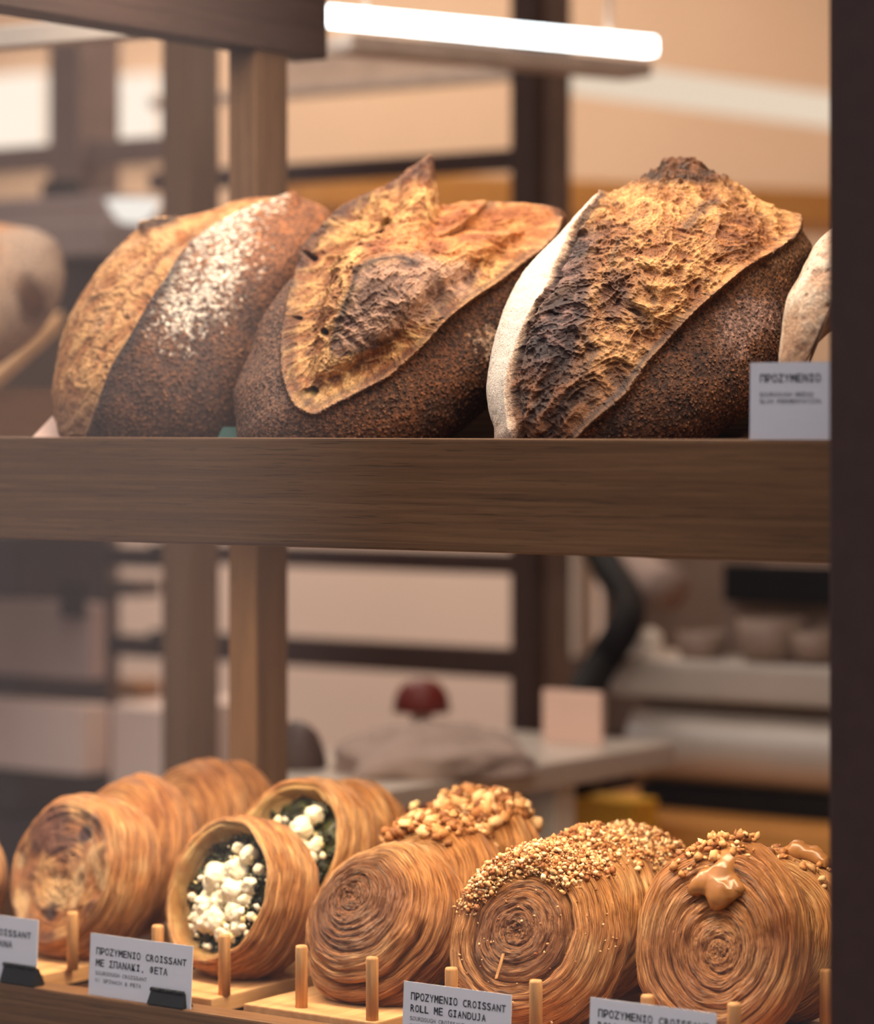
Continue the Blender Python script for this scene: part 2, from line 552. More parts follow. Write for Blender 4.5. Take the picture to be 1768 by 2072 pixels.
# shop window: dark upright beside the case and the pane it holds
xm = P(1676, 800, 1.632)[0]
win = bpy.data.objects.new('window_1', None)
win.location = (xm, 1.632, 0.0)
COL.objects.link(win)
struct(win)
box('window_frame', (xm, 1.632, 0.0), (xm + 0.085, 1.700, 2.9), M['mullion'], win, 0.002)
box('window_pane', (-2.6, 1.664, 0.3), (xm + 0.012, 1.670, 2.85), M['glass'], win, 0)
box('window_pane', (xm + 0.073, 1.664, 0.3), (0.9, 1.670, 2.85), M['glass'], win, 0)

# ------------------------------------------------------------------ the display case
xl = -1.66
case = thing('display_case', (-1.3, 1.85, 0.0), 'oak display case holding sourdough loaves above and croissant rolls below', 'display case')
RU_T = ZC - 0.0095     # top of the upper rail
RU_B = ZC - 0.0895
RL_T = ZC - 0.4405     # top of the lower rail
xr = xm + 0.95
box('upper_rail', (-2.4, Y0, RU_B), (xr, Y0 + 0.025, RU_T), M['oak_rail'], case, 0.0018)
box('lower_rail', (-2.4, Y0, RL_T - 0.085), (xr, Y0 + 0.025, RL_T), M['oak_rail'], case, 0.0018)
TILT = math.tan(math.radians(15))
def shelf_z(y):
    return ZC - 0.052 + (y - 1.735) * TILT
prism('upper_shelf', [(-2.0, 1.735, shelf_z(1.735)), (-2.0, 2.06, shelf_z(2.06)), (-2.0, 2.06, shelf_z(2.06) - 0.018), (-2.0, 1.735, shelf_z(1.735) - 0.018)], (xr + 2.0, 0, 0), M['shelf_wood'], case)
box('lower_shelf', (-2.4, 1.735, RL_T - 0.030), (xr, 2.22, RL_T - 0.010), M['shelf_wood'], case, 0.001)
YP = 2.065
xp0 = P(462, 700, YP)[0]
xp1 = P(518, 700, YP)[0]
post_w = xp1 - xp0
TOPB = ZC + 0.336
box('rear_post', (xp0, YP, 0.02), (xp1, YP + 0.046, TOPB), M['oak_post'], case, 0.0015)
box('top_rail', (xp0 - 0.002, 1.68, TOPB), (xp1 + 0.004, 2.165, TOPB + 0.075), M['oak_depth'], case, 0.002)
box('front_post', (-2.395, Y0 + 0.001, 0.02), (-2.355, Y0 + 0.024, TOPB + 0.07), M['oak_post'], case, 0.0015)

# ------------------------------------------------------------------ plywood serving boards with dowel pegs
BOARD_T = RL_T + 0.0045
def board(px_l, px_r, depth, pegs, label, yfront=1.737):
    xl_, xr_ = PZ(px_l, 2050, BOARD_T - ZC), PZ(px_r, 2050, BOARD_T - ZC)
    x0 = xl_[0] / xl_[1] * (yfront)
    x1 = xr_[0] / xr_[1] * (yfront)
    t = thing('serving_board', ((x0 + x1) / 2, yfront, BOARD_T - 0.0125), label, 'serving board', 'plywood serving boards on the lower shelf')
    box('board', (x0, yfront, BOARD_T - 0.0125), (x1, yfront + depth, BOARD_T), M['ply'], t, 0.0012)
    for (px, py) in pegs:
        c = PZ(px, py, BOARD_T - ZC)
        c = np.array([c[0], c[1], BOARD_T])
        lathe('peg', [(0.0, 0.0), (0.0047, 0.0), (0.0047, 0.0445), (0.0041, 0.0462), (0.0, 0.0464)], c, M['peg_wood'], t, 24)
    return t
board(-120, 88, 0.31, [(147 - 100 - 78, 1938), (147, 1962)], 'plywood board with two dowel pegs under the row of toasted cheese rolls')
board(245, 428, 0.31, [(319, 1992), (454, 2013)], 'plywood board with two dowel pegs under the spinach and feta rolls')
board(492, 760, 0.31, [(610, 2038), (753, 2064)], 'plywood board with two dowel pegs under the plain spiral roll')
board(812, 1130, 0.31, [(913, 2088), (1084, 2116)], 'plywood board with two dowel pegs under the crumb-topped gianduja roll')
board(1190, 1560, 0.31, [(1310, 2150), (1485, 2168), (1671, 2092)], 'plywood board with dowel pegs under the cream-topped roll')

# ------------------------------------------------------------------ lettering: fixed-pitch capitals set letter by letter
_gl = {}
def glyph(ch, bold):
    key = (ch, bold)
    if key in _gl:
        return _gl[key]
    if ch in 'I\u0399':
        s = 0.13 if bold else 0.09
        bars = [(0.30 - s / 2, 0.0, 0.30 + s / 2, 0.72), (0.12, 0.0, 0.48, s), (0.12, 0.72 - s, 0.48, 0.72)]
        v, f = [], []
        for (a, b, c, d) in bars:
            k = len(v)
            v += [(a, b), (c, b), (c, d), (a, d)]
            f.append((k, k + 1, k + 2, k + 3))
        _gl[key] = (np.array(v), f)
        return _gl[key]
    if ch in 'JM\u039c':
        s = 0.12 if bold else 0.085
        if ch == 'J':
            qs = [[(0.42 - s, 0.10), (0.42, 0.06), (0.42, 0.72), (0.42 - s, 0.72)], [(0.20, 0.72 - s), (0.42, 0.72 - s), (0.42, 0.72), (0.20, 0.72)],
                  [(0.06, 0.0), (0.32, 0.0), (0.42, 0.08), (0.42 - s, s), ], [(0.06, 0.0), (0.32, 0.0), (0.42 - s, s), (0.06, s)]]
        else:
            qs = [[(0.04, 0), (0.04 + s, 0), (0.04 + s, 0.72), (0.04, 0.72)], [(0.56 - s, 0), (0.56, 0), (0.56, 0.72), (0.56 - s, 0.72)],
                  [(0.04, 0.72), (0.26, 0.24), (0.34, 0.24), (0.04 + s * 1.2, 0.72)], [(0.56, 0.72), (0.34, 0.24), (0.26, 0.24), (0.56 - s * 1.2, 0.72)]]
        v, f = [], []
        for qd in qs:
            k = len(v)
            v += qd
            f.append((k, k + 1, k + 2, k + 3))
        _gl[key] = (np.array(v), f)
        return _gl[key]
    cu = bpy.data.curves.new('glyph', 'FONT')
    cu.body = ch
    cu.size = 1.0
    cu.resolution_u = 3
    cu.offset = 0.014 if bold else 0.0
    o = bpy.data.objects.new('glyph', cu)
    COL.objects.link(o)
    bpy.context.view_layer.update()
    me = bpy.data.meshes.new_from_object(o.evaluated_get(bpy.context.evaluated_depsgraph_get()))
    v = np.array([(p.co.x, p.co.y) for p in me.vertices]) if len(me.vertices) else np.zeros((0, 2))
    f = [tuple(p.vertices) for p in me.polygons]
    bpy.data.objects.remove(o)
    bpy.data.curves.remove(cu)
    bpy.data.meshes.remove(me)
    if len(v):
        if ch.isalpha() or ch in '&':
            w = v[:, 0].max() - v[:, 0].min()
            tgt = 0.50 if ch not in 'M\u039cW' else 0.54
            v[:, 0] = (v[:, 0] - v[:, 0].min()) * (tgt / w) + (0.6 - tgt) / 2
        else:
            v[:, 0] += 0.3 - (v[:, 0].min() + v[:, 0].max()) / 2
    _gl[key] = (v, f)
    return _gl[key]
def lettering(name, text, o3, ux, uz, pitch, cap, mat, parent, bold=True):
    """one line of text starting at o3, running along ux, letters standing along uz"""
    V, Fc = [], []
    nrm = np.cross(ux, uz)
    for i, ch in enumerate(text):
        if ch == ' ':
            continue
        v, f = glyph(ch, bold)
        k = len(V)
        for (a, b) in v:
            V.append(o3 + ux * (i * pitch + a / 0.6 * pitch) + uz * (b / 0.72 * cap) + nrm * 0.00025)
        Fc += [tuple(k + j for j in q) for q in f]
    return mesh_np(name, np.array(V), Fc, mat, parent, smooth=False)

def price_card(px_l, px_r, ytop, ybot_z, lines, label, Yc=1.7155, lean=0.06, thick=0.0006, group='printed name cards on the rails'):
    """a card standing on a rail; lines = (text, left margin, drop from the top edge, pitch, cap height, bold)"""
    a, b = P(px_l, ytop, Yc), P(px_r, ytop, Yc)
    x0, x1 = a[0], b[0]
    zt = a[2]
    h = (zt - ybot_z)
    uz = np.array([0, math.sin(lean), math.cos(lean)])
    base = np.array([x0, Yc - math.sin(lean) * h * 0.5, ybot_z])
    t = thing('name_card', (x0 + (x1 - x0) / 2, Yc, ybot_z), label, 'name card', group)
    nrm = np.array([0, math.cos(lean), -math.sin(lean)])
    h = h / math.cos(lean)
    cd = prism('card', [tuple(base), tuple(base + np.array([x1 - x0, 0, 0])), tuple(base + np.array([x1 - x0, 0, 0]) + uz * h), tuple(base + uz * h)], tuple(nrm * thick), M['card'], t)
    for (txt, mx, dz, pitch, cap, bold) in lines:
        o3 = base + uz * (h - dz) + np.array([mx, 0, 0]) - nrm * 0.0001
        if bold and len(lines) != 3:
            pitch = (x1 - x0) * 0.885 / 20
        elif not bold and len(lines) != 3:
            pitch = (x1 - x0) * 0.51 / 19
        lettering('lettering', txt, o3, np.array([1.0, 0, 0]), uz, pitch, cap, M['ink'] if bold else M['ink_grey'], cd, bold)
    return t, x0, x1, base, uz, nrm
BREAD = '\u03a0\u03a1\u039f\u0396\u03a5\u039c\u0395\u039d\u0399\u039f'
lp, lc = 0.00455, 0.0052
sp, sc_ = 0.00268, 0.0030
# the cards
c_spin = price_card(181, 388, 1888, RL_T, [
    (BREAD + ' CROISSANT', 0.0065, 0.0155, lp, lc, True),
    ('\u039c\u0395 \u03a3\u03a0\u0391\u039d\u0391\u039a\u0399, \u03a6\u0395\u03a4\u0391', 0.0065, 0.0245, lp, lc, True),
    ('SOURDOUGH CROISSANT', 0.0065, 0.0312, sp, sc_, False),
    ('W/ SPINACH & FETA', 0.0065, 0.0368, sp, sc_, False)],
    'white card in black clip naming the spinach and feta croissant')
c_aub = price_card(-135, 75, 1835, RL_T, [
    (BREAD + ' CROISSANT', 0.0065, 0.0155, lp, lc, True),
    ('\u039c\u0395 \u03a0\u0391\u03a1\u039c\u0395\u0396\u0391\u039d\u0391', 0.0270, 0.0245, lp, lc, True)],
    'white card cut by the frame edge, ending ROISSANT, in a black clip')
c_gia = price_card(815, 1033, 1985, RL_T, [
    (BREAD + ' CROISSANT', 0.0065, 0.0125, lp, lc, True),
    ('ROLL \u039c\u0395 GIANDUJA', 0.0065, 0.0208, lp, lc, True),
    ('SOURDOUGH CROISSANT', 0.0065, 0.0270, sp, sc_, False),
    ('W/GIANDUJA', 0.0065, 0.0320, sp, sc_, False)],
    'white card naming the gianduja croissant roll, below the crumb-topped roll')
c_last = price_card(1192, 1447, 2018, RL_T, [
    (BREAD + ' CROISSANT', 0.0065, 0.0125, lp, lc, True),
    ('ROLL \u039c\u0395 ', 0.0065, 0.0208, lp, lc, True)],
    'white card below the cream-topped roll, only its top edge and first line in view')
price_card(1517, 1700, 734, RU_T, [
    (BREAD, 0.0072, 0.0130, 0.00455, 0.0052, True),
    ('SOURDOUGH BREAD', 0.0072, 0.0225, 0.00268, 0.0030, False),
    ('SLOW FERMENTATION', 0.0072, 0.0270, 0.00268, 0.0030, False)],
    'white name card standing on the upper rail beside the dark window upright', lean=0.02)

def binder_clip(px_l, px_r, ytop, Yc, zb, label):
    a, b = P(px_l, ytop, Yc), P(px_r, ytop, Yc)
    x0, x1, zt = a[0], b[0], a[2]
    w = x1 - x0
    h = zt - zb
    t = thing('binder_clip', ((x0 + x1) / 2, Yc, zb), label, 'clip', 'black clips holding the name cards')
    prof = [(x0 - 0.0015, Yc - 0.0055, zb + 0.0004), (x0 - 0.0015, Yc + 0.0075, zb + 0.0004), (x0, Yc + 0.0016, zb + h * 0.86), (x0, Yc - 0.0016, zb + h * 0.86)]
    bm = bmesh.new()
    A = [bm.verts.new(p) for p in prof]
    sh = [0.003, 0.003, 0.0, 0.0]
    B = [bm.verts.new((p[0] + w + s - (0.0 if i > 1 else 0.0), p[1], p[2])) for i, (p, s) in enumerate(zip(prof, sh))]
    bm.faces.new(A[::-1]); bm.faces.new(B)
    for i in range(4):
        bm.faces.new((A[i], A[(i + 1) % 4], B[(i + 1) % 4], B[i]))
    bd = bm_obj('body', bm, M['clip'], t, bevel=0.0008)
    for (f0, f1) in ((0.02, 0.30), (0.36, 0.64), (0.70, 0.98)):
        c = np.array([x0 + w * f0, Yc - 0.0022, zb + h * 0.89])
        lathe('lip_roll', [(0, 0), (0.0017, 0), (0.0017, w * (f1 - f0)), (0, w * (f1 - f0))], c, M['clip'], bd, 14, axis=(1, 0, 0))
    return t
zc_ = RL_T
binder_clip(308, 376, 1996, 1.7150, zc_, 'black binder clip on the right corner of the spinach and feta card')
binder_clip(10, 76, 1945, 1.7150, zc_, 'black binder clip on the card at the left edge of the frame')
# ------------------------------------------------------------------ loaves
def inflate(outline, centre, t0, lean, Tf, Tb, nth=760, nphi=250, nback=60, smooth_n=5, pw=0.9):
    """a closed rounded body with the given outline, its own depth and thickness; returns grid data"""
    o = smooth_curve(np.array(outline, float), smooth_n, closed=True)
    d = o - np.array(centre)
    th = np.arctan2(d[:, 1], d[:, 0])
    r = np.hypot(d[:, 0], d[:, 1])
    k = np.argsort(th)
    th, r = th[k], r[k]
    th = np.r_[th - 2 * math.pi, th, th + 2 * math.pi]
    r = np.r_[r, r, r]
    TH = np.linspace(-math.pi, math.pi, nth, endpoint=False)
    R = np.interp(TH, th, r)
    ph = np.r_[np.linspace(0.0, math.pi / 2, nphi), np.linspace(math.pi / 2, math.pi, nback + 1)[1:]]
    PH, T2 = np.meshgrid(ph, TH, indexing='ij')
    R2 = np.broadcast_to(R, PH.shape)
    rho = np.sin(PH) ** pw
    q = np.stack([centre[0] + rho * R2 * np.cos(T2), centre[1] + rho * R2 * np.sin(T2)], -1).reshape(-1, 2)
    h = np.where(np.cos(PH) > 0, Tf * np.cos(PH), Tb * np.cos(PH)).ravel()
    t = t0 + lean * (centre[1] - q[:, 1]) / 1000.0
    n = len(ph)
    i = np.arange(n - 1)[:, None] * nth + np.arange(nth)[None, :]
    j = np.arange(n - 1)[:, None] * nth + (np.arange(nth) + 1)[None, :] % nth
    faces = np.stack([i, i + nth, j + nth, j], -1).reshape(-1, 4)
    mpp = t0 / F
    rad2 = np.stack([np.cos(T2).ravel(), np.sin(T2).ravel()], 1)
    nr = np.sin(PH).ravel() / np.maximum(R2.ravel() * mpp, 1e-3)
    nd = np.cos(PH).ravel() / np.where(np.cos(PH).ravel() > 0, Tf, Tb)
    right = np.array([CS, SN, 0]); up = np.array([0, 0, 1.0]); fw = np.array([-SN, CS, 0])
    N = rad2[:, :1] * nr[:, None] * right - rad2[:, 1:] * nr[:, None] * up - nd[:, None] * fw
    N /= np.linalg.norm(N, axis=1)[:, None]
    front = np.cos(PH).ravel()
    return q, PT(q, t - h), N, faces, front

def build_loaf(label, outline, centre, t0, lean, Tf, Tb, feat, shelf=shelf_z, nth=760, nphi=250, seed=0, parts=('crust', 'torn_crumb', 'floured_flap'), sideways=None, group='sourdough loaves on the upper shelf', ytil=0.0):
    q, w, N, faces, front = inflate(outline, centre, t0, lean, Tf, Tb, nth, nphi)
    # gentle unevenness of the whole loaf
    w = w + N * (fbm(w * 14 + seed, 2, seed)[:, None] * 0.003)
    disp, col, spk, part = feat(q, w, front)
    w = w + N * disp[:, None]
    if shelf is not None:                       # flat underside where it lies on the board
        sz = shelf(w[:, 1])
        w[:, 2] = np.maximum(w[:, 2], sz + 0.0015)
    base = np.array([w[:, 0].mean(), w[:, 1].mean(), w[:, 2].min()])
    t = thing('sourdough_loaf', base, label, 'loaf', group)
    fp = part[faces]
    fp = np.sort(fp, axis=1)[:, 1]
    for k, nm in enumerate(parts):
        sel = faces[fp == k]
        if len(sel) < 10:
            continue
        used = np.unique(sel)
        mp = np.full(len(w), -1)
        mp[used] = np.arange(len(used))
        o = mesh_np(nm, w[used], mp[sel], M['bread'], t, cols=col[used], floats={'spk': spk[used]})
        if nm == 'floured_flap':
            o['label'] = 'pale floured flap of crust'
        if nm == 'torn_crumb':
            o['label'] = 'golden torn crumb along the score'
    return t

GOLD, GOLD2, TAN = L3(218, 162, 102), L3(176, 112, 60), L3(210, 162, 118)
BURNT, CHAR = L3(84, 54, 44), L3(48, 34, 32)
CRUST, CRUST2, RUST = L3(112, 72, 46), L3(84, 55, 40), L3(156, 96, 54)
FLOUR = L3(240, 226, 208)
PURP = L3(138, 106, 98)

def crust_col(w, q, s=0):
    n = fbm(w * 60, 4, 40 + s)
    c = mix(CRUST2, CRUST, sstep(-0.4, 0.4, n))
    bl = worley(w * 330, 50 + s)
    c = mix(c, L3(178, 124, 78), sstep(0.36, 0.12, bl) * sstep(-0.3, 0.5, fbm(w * 120, 2, 60 + s)) * 0.85)
    d = 0.0011 * sstep(0.5, 0.1, bl) + 0.0012 * n
    return c, d
def crumb_tex(w, s=0, aniso=None, k=70):
    p = w if aniso is None else w @ aniso
    wz = np.stack([fbm(p * 40 + 5, 2, s + 3), fbm(p * 40 + 9, 2, s + 4), fbm(p * 40 + 13, 2, s + 5)], 1) * 0.018
    r = ridged(p * k + wz * k, 4, s)
    pits = worley((p + wz) * 85, s + 8)
    return r, pits

def along(dx, dy, squeeze):      # frame that shortens lengths across a picture direction, for fibres running along it
    a = np.array([dx, dy]) / math.hypot(dx, dy)
    e = np.array([CS, SN, 0]) * a[0] - np.array([0, 0, 1.0]) * a[1]
    A = np.eye(3) - np.outer(e, e) * (1 - squeeze)
    return A

# --- first loaf: long ear line, floured shoulder
def feat_first(q, w, front):
    line = smooth_curve([(160, 930), (179, 869), (223, 749), (263, 680), (313, 597), (335, 565), (371, 507), (407, 474), (476, 434), (541, 409), (580, 396)], 6)
    d, side, run = seg_dist(q, line)
    inb = np.where(side < 0, d, -d)
    ff = sstep(-0.05, 0.12, front)
    if inb[np.argmin(np.hypot(q[:, 0] - 180, q[:, 1] - 680) + (front < 0) * 1e4)] < 0:
        inb = -inb
    m = sstep(-4, 4, inb) * ff
    cc, cd = crust_col(w, q, 1)
    A = along(0.5, -0.86, 0.55)
    r, pits = crumb_tex(w, 11, A, 62)
    pit = sstep(0.30, 0.14, pits) * sstep(-0.2, 0.4, fbm(w * 45, 2, 23))
    bl = mix(GOLD2, GOLD, sstep(0.25, 0.75, r))
    bl = mix(bl, TAN, sstep(0, 0.6, fbm(w * 40, 3, 31)) * 0.6)
    bl = mix(bl, L3(122, 80, 52), pit * 0.85)
    fib = ridged((w @ along(0.75, 0.6, 0.3)) * 150, 2, 64)
    bl = mix(bl, L3(128, 82, 50), sstep(0.70, 0.92, fib) * 0.65)
    low = sstep(760, 860, q[:, 1])
    bl = mix(bl, L3(142, 110, 86), low * 0.6)
    ln2, s2, _ = seg_dist(q, [(270, 585), (320, 520), (378, 470), (440, 430)])
    bl = mix(bl, L3(120, 78, 48), np.exp(-(ln2 / 5) ** 2) * 0.6)
    # crust: brown, warmer towards the crown, floured beside the ear
    warm = sstep(640, 450, q[:, 1])
    cc = mix(cc, RUST * (0.8 + 0.5 * sstep(-.3, .5, fbm(w * 90, 3, 71)))[:, None], warm * 0.65)
    fl, _, _ = seg_dist(q, [(365, 640), (420, 580), (470, 490)])
    f2, _, _ = seg_dist(q, [(345, 570), (400, 500), (470, 445), (560, 415)])
    den = np.exp(-(fl / 52) ** 2) * 0.78 + 0.62 * np.exp(-(f2 / 16) ** 2)
    fn = fbm(w * 340, 4, 91, 0.6)
    cc = mix(cc, FLOUR, sstep(0.46, 0.04, 0.62 - den * 0.56 - fn * 0.80) * 0.9 * (den > 0.05))
    dk = np.exp(-((inb + 9) / 10) ** 2) * sstep(860, 700, q[:, 1]) * sstep(450, 560, q[:, 1])
    cc = mix(cc, CHAR, dk * 0.8)
    cc = mix(cc, CHAR, np.exp(-((inb + 14) / 20) ** 2) * sstep(700, 800, q[:, 1]) * 0.75)
    tn, _, _ = seg_dist(q, [(290, 462), (355, 452)])
    bl = mix(bl, CHAR, np.exp(-(tn / 9) ** 2) * 0.9)
    col = mix(cc, bl, m)
    disp = cd * (1 - m) * ff + m * ((r - 0.5) * 0.0042 - 0.0012 * sstep(0.65, 0.92, fib) - pit * 0.003 - np.exp(-((inb - 12) / 14) ** 2) * 0.006 - 0.5 * np.exp(-(ln2 / 6) ** 2) * 0.004)
    disp += (1 - m) * ff * np.exp(-((inb + 8) / 16) ** 2) * 0.006
    disp += np.exp(-(tn / 9) ** 2) * 0.004 * (0.5 + r) * ff
    return disp, col, (1 - m) * 0.95 + 0.25 * m, (m > 0.5).astype(int)
OUT1 = [(112, 850), (104, 800), (110, 740), (125, 680), (150, 620), (200, 545), (250, 490), (280, 462), (292, 448), (330, 444), (385, 436), (440, 420), (480, 405), (540, 398), (600, 400), (640, 412), (668, 436), (672, 480), (640, 580), (600, 680), (550, 780), (500, 860), (440, 930), (320, 955), (190, 945), (130, 905)]
build_loaf('leftmost whole sourdough loaf with floured shoulder and one long ear line', OUT1, (380, 670), 2.44, 0.24, 0.085, 0.055, feat_first, seed=1)

# --- second loaf: tall pointed ear, webbed open bloom
BL2z = [(1020, 80), (870, 190), (720, 260), (600, 325), (520, 395), (440, 490), (415, 600), (370, 740), (335, 880), (328, 1010), (335, 1110), (380, 1220), (440, 1262), (490, 1268), (560, 1230), (700, 1160), (840, 1080), (960, 970), (1080, 840), (1210, 740), (1350, 650), (1460, 560), (1540, 500), (1610, 430), (1640, 350), (1600, 290), (1520, 262), (1400, 250), (1240, 250), (1090, 285), (1062, 225), (1045, 90)]
def z2(p):
    return [(440 + a / 2.389, 300 + b / 2.389) for a, b in p]
def feat_second(q, w, front):
    ff = sstep(-0.05, 0.12, front)
    B = smooth_curve(z2(BL2z), 4, closed=True)
    sd = poly_sd(q, B.tolist())
    m = sstep(-3, 3, sd) * ff
    rim = smooth_curve(z2(BL2z[:25]), 5)
    rd, _, rrun = seg_dist(q, rim)
    cc, cd = crust_col(w, q, 2)
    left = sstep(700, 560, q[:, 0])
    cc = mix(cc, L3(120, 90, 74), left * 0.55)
    fl = np.exp(-((q[:, 0] - 985) ** 2 + (q[:, 1] - 690) ** 2) / 42 ** 2)
    fn = fbm(w * 260, 4, 92)
    cc = mix(cc, L3(196, 160, 132), sstep(0.5, 0.9, fl * 0.9 + fn * 0.9) * 0.8)
    cc = mix(cc, L3(128, 74, 38), sstep(640, 760, q[:, 0]) * 0.35 * sstep(-.2, .4, fbm(w * 50, 3, 93)))
    # bloom
    r, pits = crumb_tex(w, 21, along(0.75, -0.65, 0.7), 78)
    r2, pits2 = crumb_tex(w, 27, along(0.55, 0.83, 0.5), 48)
    patch = z2([(690, 640), (735, 600), (900, 555), (1060, 580), (1190, 560), (1260, 590), (1215, 690), (1010, 830), (920, 870), (700, 980), (560, 985), (585, 880), (640, 780), (690, 720)])
    pm = sstep(-16, 14, poly_sd(q, patch) + 14 * fbm(w * 60, 3, 77))
    top = z2([(1080, 290), (1250, 255), (1540, 265), (1640, 330), (1560, 430), (1400, 500), (1200, 545), (1010, 560), (740, 570), (720, 500), (850, 420), (960, 390)])
    tm = sstep(-20, 20, poly_sd(q, top) + 12 * fbm(w * 50, 3, 78))
    pit = sstep(0.30, 0.12, pits2) * sstep(-0.1, 0.4, fbm(w * 38, 2, 61)) * (1 - pm) * (1 - tm)
    bl = mix(L3(150, 92, 46), L3(222, 168, 104), sstep(0.3, 0.75, r))
    bl = mix(bl, L3(150, 86, 44), sstep(0.0, 0.5, fbm(w * 42, 3, 79)) * 0.7)
    fib = ridged((w @ along(0.3, -0.95, 0.3)) * 190, 2, 62)
    bl = mix(bl, L3(92, 56, 36), sstep(0.74, 0.92, fib) * 0.6)
    topc = mix(L3(150, 84, 42), L3(206, 138, 80), sstep(-0.3, 0.5, fbm(w * 70, 3, 80)))
    bl = mix(bl, topc, tm)
    pc = mix(L3(90, 62, 56), L3(194, 150, 122), sstep(0.32, 0.80, r2))
    bl = mix(bl, pc, pm * 0.9)
    bl = mix(bl, L3(92, 62, 42), pit * 0.85)
    cav = np.zeros(len(q))
    for (a, b, s) in ((700, 410, 42), (810, 330, 32), (770, 400, 30), (640, 440, 26), (520, 890, 22), (430, 1195, 34), (610, 480, 16), (450, 520, 18), (375, 820, 12)):
        (cx, cy), = z2([(a, b)])
        cav = np.maximum(cav, np.exp(-(((q[:, 0] - cx) / (s / 2.2)) ** 2 + ((q[:, 1] - cy) / (s / 2.8)) ** 2)))
    cavn = np.clip(cav * (1 + 0.8 * fbm(w * 110, 3, 81)), 0, 1)
    bl = mix(bl, mix(L3(74, 56, 32), L3(132, 106, 56), sstep(0.3, 0.8, r)), sstep(0.2, 0.6, cavn) * 0.9)
    # burnt seams
    for pl, wd, k in (([(690, 640), (680, 720), (640, 780), (590, 880), (565, 960)], 7, 0.85), ([(690, 625), (760, 590), (900, 562), (935, 590)], 6, 0.85), ([(560, 1000), (700, 975), (830, 930), (880, 880)], 5, 0.6), ([(1260, 570), (1210, 680), (1150, 700), (1060, 800)], 5, 0.35)):
        sdist, _, _ = seg_dist(q, smooth_curve(z2(pl), 5))
        bl = mix(bl, CHAR, np.exp(-((sdist + 2.5 * fbm(w * 130, 2, 83)) / wd) ** 2) * k)
    tip = np.exp(-(((q[:, 0] - 862) / 50) ** 2 + ((q[:, 1] - 345) / 38) ** 2))
    bl = mix(bl, L3(96, 60, 44), sstep(0.25, 0.9, tip + 0.3 * (r - 0.5)) * 0.85)
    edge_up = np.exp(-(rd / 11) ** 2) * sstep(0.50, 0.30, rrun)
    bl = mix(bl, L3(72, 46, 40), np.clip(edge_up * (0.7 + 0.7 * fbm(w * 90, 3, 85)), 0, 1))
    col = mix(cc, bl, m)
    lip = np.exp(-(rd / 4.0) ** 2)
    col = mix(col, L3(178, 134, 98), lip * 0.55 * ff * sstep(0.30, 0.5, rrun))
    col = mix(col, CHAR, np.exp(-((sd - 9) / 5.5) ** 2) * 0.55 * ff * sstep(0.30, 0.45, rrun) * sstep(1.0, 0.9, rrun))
    core = np.exp(-(((q[:, 0] - 830) / 150) ** 2 + ((q[:, 1] - 600) / 105) ** 2))
    gut = np.exp(-((sd - 38) / 24) ** 2)
    disp = cd * (1 - m) * ff
    disp += m * (-0.014 * gut * sstep(0.0, 0.15, rrun) + 0.026 * core + (r - 0.5) * 0.005 * (1 - pm * .5) + 0.0016 * sstep(0.6, 0.95, fib) * (1 - tm) + pm * (r2 - 0.5) * 0.005 - pit * 0.003 - 0.015 * sstep(0.2, 0.75, cavn))
    disp += np.exp(-(rd / 8) ** 2) * 0.006 * ff
    disp += tm * 0.0012 * fbm(w * 260, 2, 88) * m
    return disp, col, (1 - m) + 0.35 * m, (m > 0.5).astype(int)
OUT2 = [(482, 900), (474, 860), (470, 815), (473, 785), (503, 718), (536, 635), (578, 576), (607, 547), (618, 509), (637, 476), (674, 438), (733, 405), (766, 384), (804, 373), (821, 348), (846, 338), (868, 327), (877, 338), (886, 396), (896, 421), (925, 414), (959, 409), (1026, 409), (1076, 411), (1126, 421), (1147, 442), (1140, 500), (1110, 600), (1070, 700), (1020, 790), (970, 840), (905, 890), (800, 940), (640, 950), (530, 935)]
build_loaf('middle sourdough loaf with a tall pointed ear and open webbed crumb', OUT2, (800, 650), 2.345, 0.30, 0.085, 0.07, feat_second, seed=2, nth=900, nphi=300)

